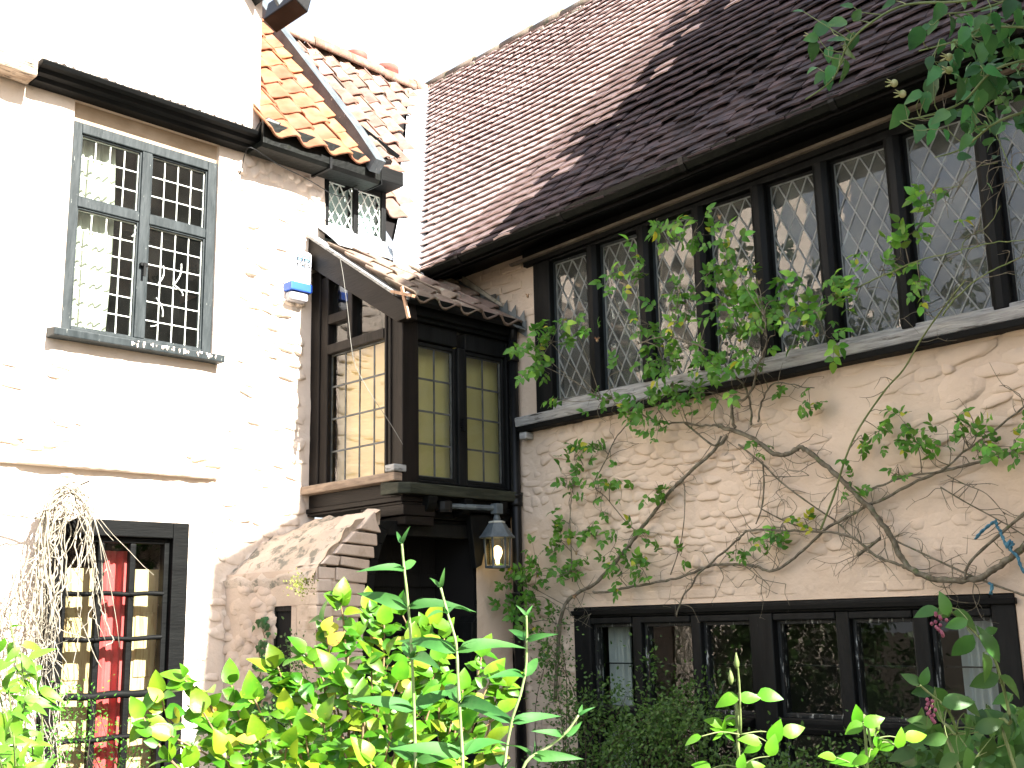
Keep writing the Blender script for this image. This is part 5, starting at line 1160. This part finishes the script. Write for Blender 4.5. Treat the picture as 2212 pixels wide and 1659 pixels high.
tips = [(345, 1500, 2.45), (310, 1550, 2.4), (400, 1470, 2.5), (370, 1590, 2.4), (440, 1540, 2.45), (500, 1480, 2.55), (470, 1580, 2.45), (550, 1510, 2.5), (600, 1440, 2.6), (650, 1480, 2.6), (620, 1540, 2.5), (700, 1390, 2.7), (760, 1380, 2.7), (720, 1450, 2.6), (830, 1350, 2.7), (800, 1420, 2.6), (890, 1390, 2.7), (950, 1430, 2.7), (860, 1470, 2.6), (780, 1520, 2.5), (700, 1560, 2.45), (620, 1610, 2.4), (560, 1600, 2.45), (850, 1580, 2.4), (920, 1520, 2.6), (1000, 1490, 2.7), (1060, 1470, 2.75), (1000, 1570, 2.6), (1080, 1540, 2.7), (735, 1300, 2.7), (660, 1410, 2.65), (930, 1350, 2.75), (880, 1530, 2.5), (640, 1650, 2.35), (740, 1620, 2.4), (900, 1620, 2.45), (800, 1650, 2.35), (580, 1450, 2.6), (980, 1640, 2.5), (1060, 1610, 2.6), (690, 1650, 2.35), (840, 1420, 2.65), (760, 1470, 2.6), (950, 1480, 2.65), (700, 1345, 2.7), (800, 1320, 2.75), (870, 1330, 2.75), (960, 1380, 2.75), (620, 1480, 2.6), (540, 1560, 2.5), (480, 1630, 2.4), (1090, 1480, 2.75), (1040, 1420, 2.8), (660, 1590, 2.45), (980, 1540, 2.65)]
for px, py, d in tips:
    T = atd(px, py, d); m_ = yb.lerp(T, .5)+Vector((0, 0, .35))+rv(.04); b0 = yb+rv(.05); b0.z = 0
    P = ys.stem([b0, m_.lerp(b0, .45)+rv(.03), m_, T.lerp(m_, .35)+Vector((0, 0, .03))+rv(.015), T], .006, .0018, 5, 5)
    n = len(P); sgn = 1; a_ = max(2, n-9)
    for i in range(a_, n):
        p = P[i]; ax = (P[i]-P[i-1]).normalized()
        for q in range(2 if PR_.random() < .9 else 1):
            sgn = -sgn; sd = (CR*sgn*PR_.uniform(.5, 1.1)+CU*PR_.gauss(0, .55)+TOCAM*PR_.uniform(-.1, .6))
            yel = PR_.random() < .08
            ys.leaf(p+rv(.006), ax*.6+sd-CU*.15, CU*.9+TOCAM*.8+SUN*.3+rv(.65), PR_.uniform(.027, .050)*(1.15 if px < 520 else 1), PR_.choice((6, 7)) if yel else PR_.randrange(6))
    ys.leaf(P[-1], P[-1]-P[-2]+rv(.2)*.01, CU+TOCAM*.8+rv(.4), PR_.uniform(.05, .066), PR_.randrange(6))
ys.done()
# ------------------------------------------------------------------ buddleia shoots
BG = leaf_mat("buddleia_leaf", (.028, .12, .022), (.05, .17, .032), (.07, .2, .04), 14, .3, .2, .01, .6)
bm_ = [leaf_mesh("buddleia_leaf", BG, .25, .32, .42+.16*i, .8, 70+i) for i in range(4)]
FELT = mat("pale_felted_stem", (.20, .30, .10), (.30, .38, .18), 30, .9)
def buddleia(label, pts, d, sc):
    b = Plant("buddleia_shoot", label, "buddleia", (0, 0, 0), FELT, bm_, "buddleia shoots in front of the porch")
    P_ = [atd(p[0], p[1], d) for p in pts]; g = P_[-1].copy(); g.z = .0
    b.root.location = g
    P = b.stem([g, g.lerp(P_[-1], .5), P_[-1]-Vector((0, 0, .12))]+P_[::-1], .0042, .0024, 7, 6); L = [0]
    for i in range(1, len(P)): L.append(L[-1]+(P[i]-P[i-1]).length)
    tot = L[-1]; s = 0.; k = 0; up = Vector((0, 0, 1)); ph = PR_.random()*3
    while s < min(tot, .75):
        t = tot-s; i = max(1, min(len(P)-1, next((j for j in range(len(L)) if L[j] >= t), len(P)-1))); p = P[i].lerp(P[i-1], (L[i]-t)/max(1e-6, L[i]-L[i-1])); ax = (P[i]-P[i-1]).normalized()
        a = CR*math.cos(ph)+TOCAM*math.sin(ph)*.9
        for sg in (1, -1):
            LL = sc*(.035 if s < .01 else min(.118, .05+.45*s))*PR_.uniform(.9, 1.1)
            b.leaf(p, a*sg+ax*(1.6 if s < .01 else .55), ax*.8+TOCAM*.8+rv(.15), LL)
            if s > .03: b.leaf(p, a*sg*.5+ax, ax+rv(.2), LL*.35)
        ph += 1.2; s += .026+min(.08, .03+.025*k); k += 1
    b.done()
buddleia("tallest buddleia shoot rising straight up before the black doorway", [(868, 1175), (872, 1220), (880, 1290), (886, 1360), (892, 1460), (898, 1659)], 2.35, 1.)
buddleia("buddleia shoot with broad drooping leaves right of the tallest one", [(952, 1270), (968, 1330), (985, 1390), (990, 1480), (1000, 1659)], 2.3, 1.05)
buddleia("slender buddleia shoot in front of the downpipe's foot", [(1137, 1330), (1138, 1370), (1136, 1440), (1124, 1500), (1105, 1560), (1090, 1659)], 2.5, .85)
buddleia("short buddleia shoot leaning to the right below the pink house's window", [(1250, 1545), (1225, 1580), (1190, 1610), (1130, 1659)], 2.4, .9)
# ------------------------------------------------------------------ bright rose shoots lower right
LG = leaf_mat("bright_rose_leaf", (.08, .27, .012), (.15, .36, .02), (.18, .38, .03), 10, .45, .15, .01, .4)
lm_ = [leaf_mesh("rose_leaf", LG, .62, .18, .15+.1*i, .95, 80+i) for i in range(4)]
def zq(a, b): return ((1400+a/1.856)*.8534, (1450+b/1.856)*.8534)
def shoot(label, stem, lv, d, buds=(), stars=()):
    s = Plant("rose_shoot", label, "rose", (0, 0, 0), GREENST, lm_, "young rose shoots in front of the pink house")
    P_ = [atd(*zq(*p), d) for p in stem]; g = P_[-1].copy()+Vector((0, 0, -.2)); g.z = 0; s.root.location = g
    P = s.stem(P_+[g], .0015, .0032, 6, 6)
    for a, b_, an, L in lv:
        p = atd(*zq(a, b_), d+PR_.uniform(-.04, .04)); t = math.radians(an); dd = CR*math.cos(t)+CU*math.sin(t)+TOCAM*PR_.uniform(-.2, .4); dd.normalize()
        s.leaf(p-dd*L*.5, dd, CU*.8+TOCAM*.8+rv(.2), L)
        q = min(P, key=lambda w: (w-(p-dd*L*.5)).length+max(0, w.z-p.z)*.5); s.twig([q, q.lerp(p-dd*L*.5, .5)+Vector((0, 0, .006)), p-dd*L*.5], .0015, .001, 3)
    for a, b_ in buds:
        c = atd(*zq(a, b_), d); u = MB(); u.lathe(c, [(.0015, -.012), (.0045, -.006), (.005, .0), (.003, .008), (.0007, .017)], 8); u.build("bud", GREENST, s.root, True)
    for a, b_ in stars:
        c = atd(*zq(a, b_), d)
        for k in range(5): t = k*1.257+.3; s.leaf(c, CR*math.cos(t)+CU*math.sin(t)*.6+TOCAM*.3, TOCAM, .026, 0, .5)
    s.done()
shoot("young rose shoot with a closed bud at its tip before the middle of the window", [(862, 410), (870, 470), (878, 600), (880, 760), (875, 917)], [(820, 592, 190, .042), (925, 585, 10, .040), (1018, 570, 8, .045), (762, 702, 150, .038), (845, 690, 15, .036), (1045, 748, 70, .048), (1130, 738, 25, .044), (932, 785, 160, .040), (1030, 812, 75, .040), (655, 782, 200, .034), (950, 905, 20, .036), (700, 905, 160, .034), (885, 890, 80, .03), (935, 820, 200, .036)], 2.0, [(862, 420), (835, 492)], [(800, 742)])
shoot("rose shoot with fresh leaves nearer the right end of the window", [(1522, 705), (1515, 760), (1500, 830), (1480, 960)], [(1428, 670, 100, .040), (1505, 692, 30, .040), (1415, 728, 205, .038), (1500, 742, 20, .030), (1385, 872, 165, .052), (1478, 850, 60, .042), (1560, 812, 190, .036), (1632, 782, 80, .036), (1705, 762, 25, .044), (1290, 862, 170, .034), (1440, 880, 200, .034), (1530, 800, 300, .026)], 2.05, [(1522, 712)])
# ------------------------------------------------------------------ broad leaved plant at the right edge
LD = leaf_mat("broad_dark_leaf", (.035, .10, .018), (.06, .15, .028), (.07, .14, .03), 9, .35, .3, .015, .45)
dm_ = [leaf_mesh("broad_leaf", LD, .56, .22, .3+.1*i, 1.08, 90+i) for i in range(4)]
le = Plant("flowering_shrub", "tall shrub with broad pointed leaves and hanging purple flowers at the right edge", "shrub", (3.0, 5.9, 0), GREENST, dm_)
for st_, lvs in (([(1830, 150), (1960, 260), (2060, 380), (2110, 520), (2150, 700), (2180, 950)], [(1760, 180, 190, 1), (1840, 150, 110, 1), (1850, 180, 20, .9), (1950, 210, 340, 1.3), (1900, 240, 200, .9), (2060, 270, 30, .7), (1930, 350, 240, 1.3), (2070, 345, 320, 1.4), (2040, 300, 100, .8), (2050, 440, 290, 1.2), (2030, 510, 210, 1.3), (2160, 520, 330, 1.2), (2120, 590, 200, .9)]),
                 ([(1680, 490), (1760, 560), (1850, 640), (1900, 760), (1920, 950)], [(1690, 500, 150, .8), (1745, 490, 80, .8), (1740, 560, 200, 1), (1830, 600, 300, 1.4), (1900, 600, 20, 1.3), (1970, 620, 340, 1.2), (1740, 700, 160, 1), (1700, 740, 200, 1), (1960, 740, 290, 1.6), (1900, 800, 220, 1.5), (1800, 780, 180, 1), (2050, 720, 20, 1.2), (2140, 760, 330, 1.2), (2040, 830, 250, 1.2), (2160, 860, 300, 1.2), (1850, 880, 200, 1.2), (1960, 890, 280, 1.2)])):
    P = le.stem([atd(*zq(*p), 2.75) for p in st_]+[Vector((3.0, 5.9, 0))], .0022, .005)
    for a, b_, an, s in lvs:
        p = atd(*zq(a, b_), 2.75+PR_.uniform(-.12, .12)); t = math.radians(an); dd = CR*math.cos(t)+CU*math.sin(t)+TOCAM*PR_.uniform(-.2, .4); dd.normalize()
        L = .058*s; le.leaf(p-dd*L*.5, dd, CU*.7+TOCAM*.9+rv(.3), L); q = min(P, key=lambda w: (w-p).length); le.twig([q, q.lerp(p-dd*L*.5, .5)+rv(.006), p-dd*L*.5], .0018, .001, 2)
for i in range(190):
    a = PR_.uniform(1690, 2260); b_ = PR_.uniform(620+.35*max(0, 2050-a), 1000); p = atd(*zq(a, b_), 2.9+PR_.uniform(0, .5)); le.leaf(p, rv(1)+Vector((0, 0, -.3)), CU+TOCAM+rv(.5), PR_.uniform(.035, .078))
for a, b_ in ((1808, 235), (1768, 640)):
    c = atd(*zq(a, b_), 2.7); fl = MB()
    for k in range(14): q = c+Vector((PR_.gauss(0, .006), PR_.gauss(0, .006), .022-.004*k)); fl.lathe(q, [(.001, -.005), (.0045, -.001), (.004, .003), (.001, .005)], 5)
    fl.build("flower_tassel", mat("purple_bracts", (.16, .035, .07), (.30, .10, .14), 90, .7), le.root, True)
le.done()
# ------------------------------------------------------------------ small leaved cotoneaster under the window
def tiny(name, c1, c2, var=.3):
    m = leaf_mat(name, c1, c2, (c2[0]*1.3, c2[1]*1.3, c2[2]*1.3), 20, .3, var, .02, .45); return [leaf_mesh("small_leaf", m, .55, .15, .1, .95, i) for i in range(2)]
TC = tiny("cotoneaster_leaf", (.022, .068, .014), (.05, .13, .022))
DKST = mat('dark_brown_twig', (.03, .022, .016), (.06, .045, .03), 30, .8)
def cotoneaster(label, base, tips_, me, n_l, L, seed, group=None, twig_m=None, droop=.1):
    c = Plant("cotoneaster", label, "cotoneaster", base, twig_m or DKST, me, group); B = Vector(base)
    for T in tips_:
        b = B+Vector((PR_.gauss(0, .15), PR_.gauss(0, .15), 0)); m_ = b.lerp(T, .55)+Vector((0, 0, .18))+rv(.06)
        P = c.twig([b, m_, T.lerp(m_, .3)+rv(.03), T], .0035, .001, 7)
        for k in range(n_l):
            t = PR_.uniform(.35, 1)**.7; i = min(len(P)-2, int(t*(len(P)-1))); p = P[i].lerp(P[i+1], PR_.random()); off = rv(.035) if PR_.random() < .7 else rv(.09)
            c.leaf(p+off, off+rv(.02), Vector((0, 0, 1))+TOCAM*.5+rv(.5), L*PR_.uniform(.7, 1.3))
    c.done(0)
tp = [onX(PR_.uniform(1180, 1560), PR_.uniform(1500, 1690), PR_.uniform(.25, .8)) for i in range(46)]+[onX(px, py, .3) for px, py in ((1400, 1420), (1320, 1470), (1215, 1440), (1180, 1420), (1170, 1380), (1240, 1500), (1500, 1500), (1530, 1480), (1440, 1540), (1580, 1560), (1200, 1330))]
tp += [onX(PR_.uniform(1500, 2000), PR_.uniform(1620, 1720), PR_.uniform(.3, .9)) for i in range(30)]
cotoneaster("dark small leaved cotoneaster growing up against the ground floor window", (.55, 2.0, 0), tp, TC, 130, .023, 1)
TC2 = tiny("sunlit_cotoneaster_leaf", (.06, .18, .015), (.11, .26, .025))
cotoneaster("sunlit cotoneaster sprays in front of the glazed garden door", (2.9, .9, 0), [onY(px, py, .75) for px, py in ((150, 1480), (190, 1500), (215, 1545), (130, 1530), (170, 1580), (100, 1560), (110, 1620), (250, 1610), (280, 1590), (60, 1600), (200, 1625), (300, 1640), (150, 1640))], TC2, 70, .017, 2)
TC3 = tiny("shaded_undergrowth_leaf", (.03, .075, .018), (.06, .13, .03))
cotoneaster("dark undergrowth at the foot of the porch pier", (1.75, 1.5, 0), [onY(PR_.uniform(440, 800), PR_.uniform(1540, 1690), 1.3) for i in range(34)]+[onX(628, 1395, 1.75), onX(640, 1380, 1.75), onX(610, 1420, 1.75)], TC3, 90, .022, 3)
# ------------------------------------------------------------------ ivy climbing beside the slit window
IV = leaf_mat("ivy_leaf", (.018, .075, .018), (.035, .12, .028), (.05, .14, .04), 10, .2, .3, .015, .35)
def ivy_mesh(seed):
    mb = MB(); pts = [(0, 0), (.05, .38), (.38, .52), (.50, .27), (1.0, 0), (.50, -.27), (.38, -.52), (.05, -.38)]
    mb.v = [(.35, 0, .06)]+[(x, y, -.08*abs(y)) for x, y in pts]; n = len(pts); mb.f = [(0, 1+(i+1) % n, 1+i) for i in range(n)]; return mb.mesh("ivy_leaf", IV)
iv = Plant("ivy", "string of dark ivy leaves climbing the plaster left of the slit window", "ivy", (1.70, .5, 0), REDST, [ivy_mesh(0)])
c0 = [onX(px, py, PX+.02) for px, py in ((575, 1335), (568, 1360), (572, 1385), (560, 1410), (566, 1440), (556, 1480), (562, 1540), (560, 1640))]; iv.stem(c0+[Vector((1.70, .5, 0))], .002, .005)
for i in range(26):
    t = PR_.random(); p = onX(570-10*t+PR_.gauss(0, 9), 1330+165*t, PX+.035); iv.leaf(p, Vector((.1, PR_.gauss(0, .6), -1)), Vector((1, .3, .3))+rv(.2), PR_.uniform(.04, .062))
for i in range(150):
    p = onX(PR_.uniform(520, 640), PR_.uniform(1480, 1680), PX+PR_.uniform(.03, .12)); iv.leaf(p, Vector((.1, PR_.gauss(0, .7), -1)), Vector((1, .3, .4))+rv(.3), PR_.uniform(.035, .06))
iv.done()
# ------------------------------------------------------------------ dead creeper over the garden door
STRAW = mat("bleached_creeper_stem", (.22, .20, .155), (.36, .33, .27), 25, .85, .4, 70, .15)
dc = empty("dead_creeper", "tangle of dead bleached creeper stems hooked above the glazed garden door", "creeper", (3.0, .15, 0))
def strand(pts, r, y=.12):
    P = catmull([onY(p[0], p[1], y+PR_.uniform(-.05, .12)) for p in pts], 5); n = len(P); P = [p+rv(.005) for p in P]
    return MB().tube(P, [r*(1-.5*i/n) for i in range(n)], 5).build("dead_stem", STRAW, dc, True)
nail = onY(172, 1048, .03); nl = MB(); nl.tube([nail, nail+Vector((0, .12, .01))], .006, 6); nl.build("wall_hook", IRON, dc)
for i in range(70):
    x0, y0 = PR_.gauss(150, 22), PR_.gauss(1070, 16)
    if i < 26:
        xe, ye = PR_.gauss(195, 38), PR_.uniform(1150, 1250)
        if PR_.random() < .3: xe, ye = PR_.uniform(200, 260), PR_.uniform(1200, 1400)
        pts = [(PR_.gauss(95, 24), PR_.uniform(1180, 1420)), (PR_.gauss(100, 9), PR_.gauss(1125, 12)), (PR_.gauss(145, 10), PR_.gauss(1058, 8)), (PR_.gauss(192, 8), PR_.gauss(1110, 12)), (xe, ye)]
    elif i < 42:
        xs0 = PR_.gauss(140, 35); pts = [(x0, y0+20), (xs0+PR_.gauss(0, 12), 1160), (xs0+PR_.gauss(-15, 18), 1240), (xs0+PR_.gauss(-22, 25), 1330), (PR_.gauss(110, 40), PR_.uniform(1380, 1520))]
    else:
        xs0 = PR_.uniform(-30, 110); pts = [(xs0+PR_.gauss(0, 30), PR_.uniform(1180, 1300)), (xs0+PR_.gauss(0, 22), 1360), (xs0+PR_.gauss(0, 22), 1460), (xs0+PR_.gauss(10, 25), 1560), (xs0+PR_.gauss(20, 30), 1690)]
    strand(pts, PR_.uniform(.0028, .0055))
strand([(-20, 1105), (60, 1118), (140, 1120), (190, 1112)], .008); strand([(-20, 1135), (40, 1118), (100, 1100), (140, 1075)], .006)
strand([(205, 1215), (208, 1265), (216, 1310), (235, 1360), (245, 1385), (232, 1392)], .005); strand([(230, 1230), (205, 1280), (203, 1330), (212, 1350), (228, 1385)], .004)
tw = MB()
for i in range(230):
    p = onY(PR_.uniform(-30, 130), PR_.gauss(1430, 110), .15+PR_.uniform(0, .3)); q = p+rv(.05); tw.tube([p, p.lerp(q, .5)+rv(.012), q], [.0018, .0014, .0007], 4, False)
tag(tw.build("dry_twigs", STRAW, dc, True), kind='stuff')
# ------------------------------------------------------------------ green bush at the left edge
LB = leaf_mat("lime_green_leaf", (.08, .26, .02), (.15, .34, .03), (.18, .36, .04), 10, .4, .25, .015, .45)
lb = Plant("leafy_bush", "bright green leafy bush at the left edge below the dead creeper", "bush", atd(10, 1600, 3.4), GREENST, [leaf_mesh("bush_leaf", LB, .40, .22, .2+.12*i, .85, 110+i) for i in range(4)])
lb.root.location.z = 0; B = lb.root.location.copy()
for px, py, d in ((20, 1325, 3.6), (45, 1410, 3.4), (75, 1430, 3.4), (15, 1450, 3.3), (60, 1490, 3.3), (10, 1530, 3.1), (30, 1590, 3.0), (0, 1640, 2.9), (70, 1600, 3.2), (-30, 1500, 3.2), (-20, 1400, 3.4), (50, 1650, 3.1)):
    T = atd(px, py, d); P = lb.stem([B+rv(.05)*1, B.lerp(T, .6)+Vector((-.05, 0, .2))+rv(.03), T], .006, .002, 5)
    for k in range(11):
        t = PR_.uniform(.72, 1); i = min(len(P)-2, int(t*(len(P)-1))); lb.leaf(P[i]+rv(.012), rv(.7)+CR*PR_.choice((-1, 1))*.8, CU+TOCAM*.6+rv(.4), PR_.uniform(.05, .085))
lb.done()

# ------------------------------------------------------------------ unseen evergreen added along the left house to darken the panes' reflections
cotoneaster("unseen dark evergreen shrub added against the left house to darken what the panes mirror", (5.0, .7, 0), [Vector((PR_.uniform(4.1, 6.1), PR_.uniform(.25, 1.3), PR_.uniform(.2, 2.3))) for i in range(90)]+[Vector((PR_.uniform(3.72, 4.2), PR_.uniform(.12, .42), PR_.uniform(.2, 1.9))) for i in range(34)], tiny("evergreen_leaf", (.02, .05, .014), (.045, .09, .022)), 60, .06, 5)

# ------------------------------------------------------------------ unseen tree added past the right edge to shade the rose and broad leaved plant
tr = empty("tree", "unseen leafy tree added past the right edge of the view for its shade", "tree", (2.5, 6.6, 0))
MB().tube([(2.5, 6.6, 0), (2.52, 6.58, .8), (2.48, 6.5, 1.7), (2.5, 6.45, 3.0), (2.52, 6.42, 4.4)], [.11, .09, .08, .06, .03], 9).build("trunk", BARK, tr, True)
tm_ = [leaf_mesh("tree_leaf", leaf_mat("tree_leaf", (.03, .08, .02), (.06, .12, .03), (.05, .1, .03), 9, .3), .6, .2, .2, 1, 130+i) for i in range(2)]; cm = MB()
for i in range(8000):
    v = Vector((PR_.gauss(0, 1), PR_.gauss(0, 1), PR_.gauss(0, 1))).normalized()*PR_.random()**.4; p = Vector((2.5+.80*v.x, 6.42+.32*v.y, 3.5+1.75*v.z)); q = rv(1).normalized(); me = tm_[i % 2]
    y = q.cross(Vector((0, .2, 1))).normalized(); cm.add([w.co for w in me.vertices], [tuple(g.vertices) for g in me.polygons], frameM(p, q, y, q.cross(y)) @ Matrix.Scale(PR_.uniform(.07, .11), 4))
for i in range(7):
    z = 1.9+i*.4; MB().tube([(2.5, 6.45, z), (2.5+PR_.uniform(-.4, .4), 6.45, z+.3), (2.5+PR_.uniform(-.7, .6), 6.42, z+.55)], [.025, .016, .006], 6).build("limb", BARK, tr, True)
tag(cm.build("crown", tm_[0].materials[0], tr, True), kind='stuff')
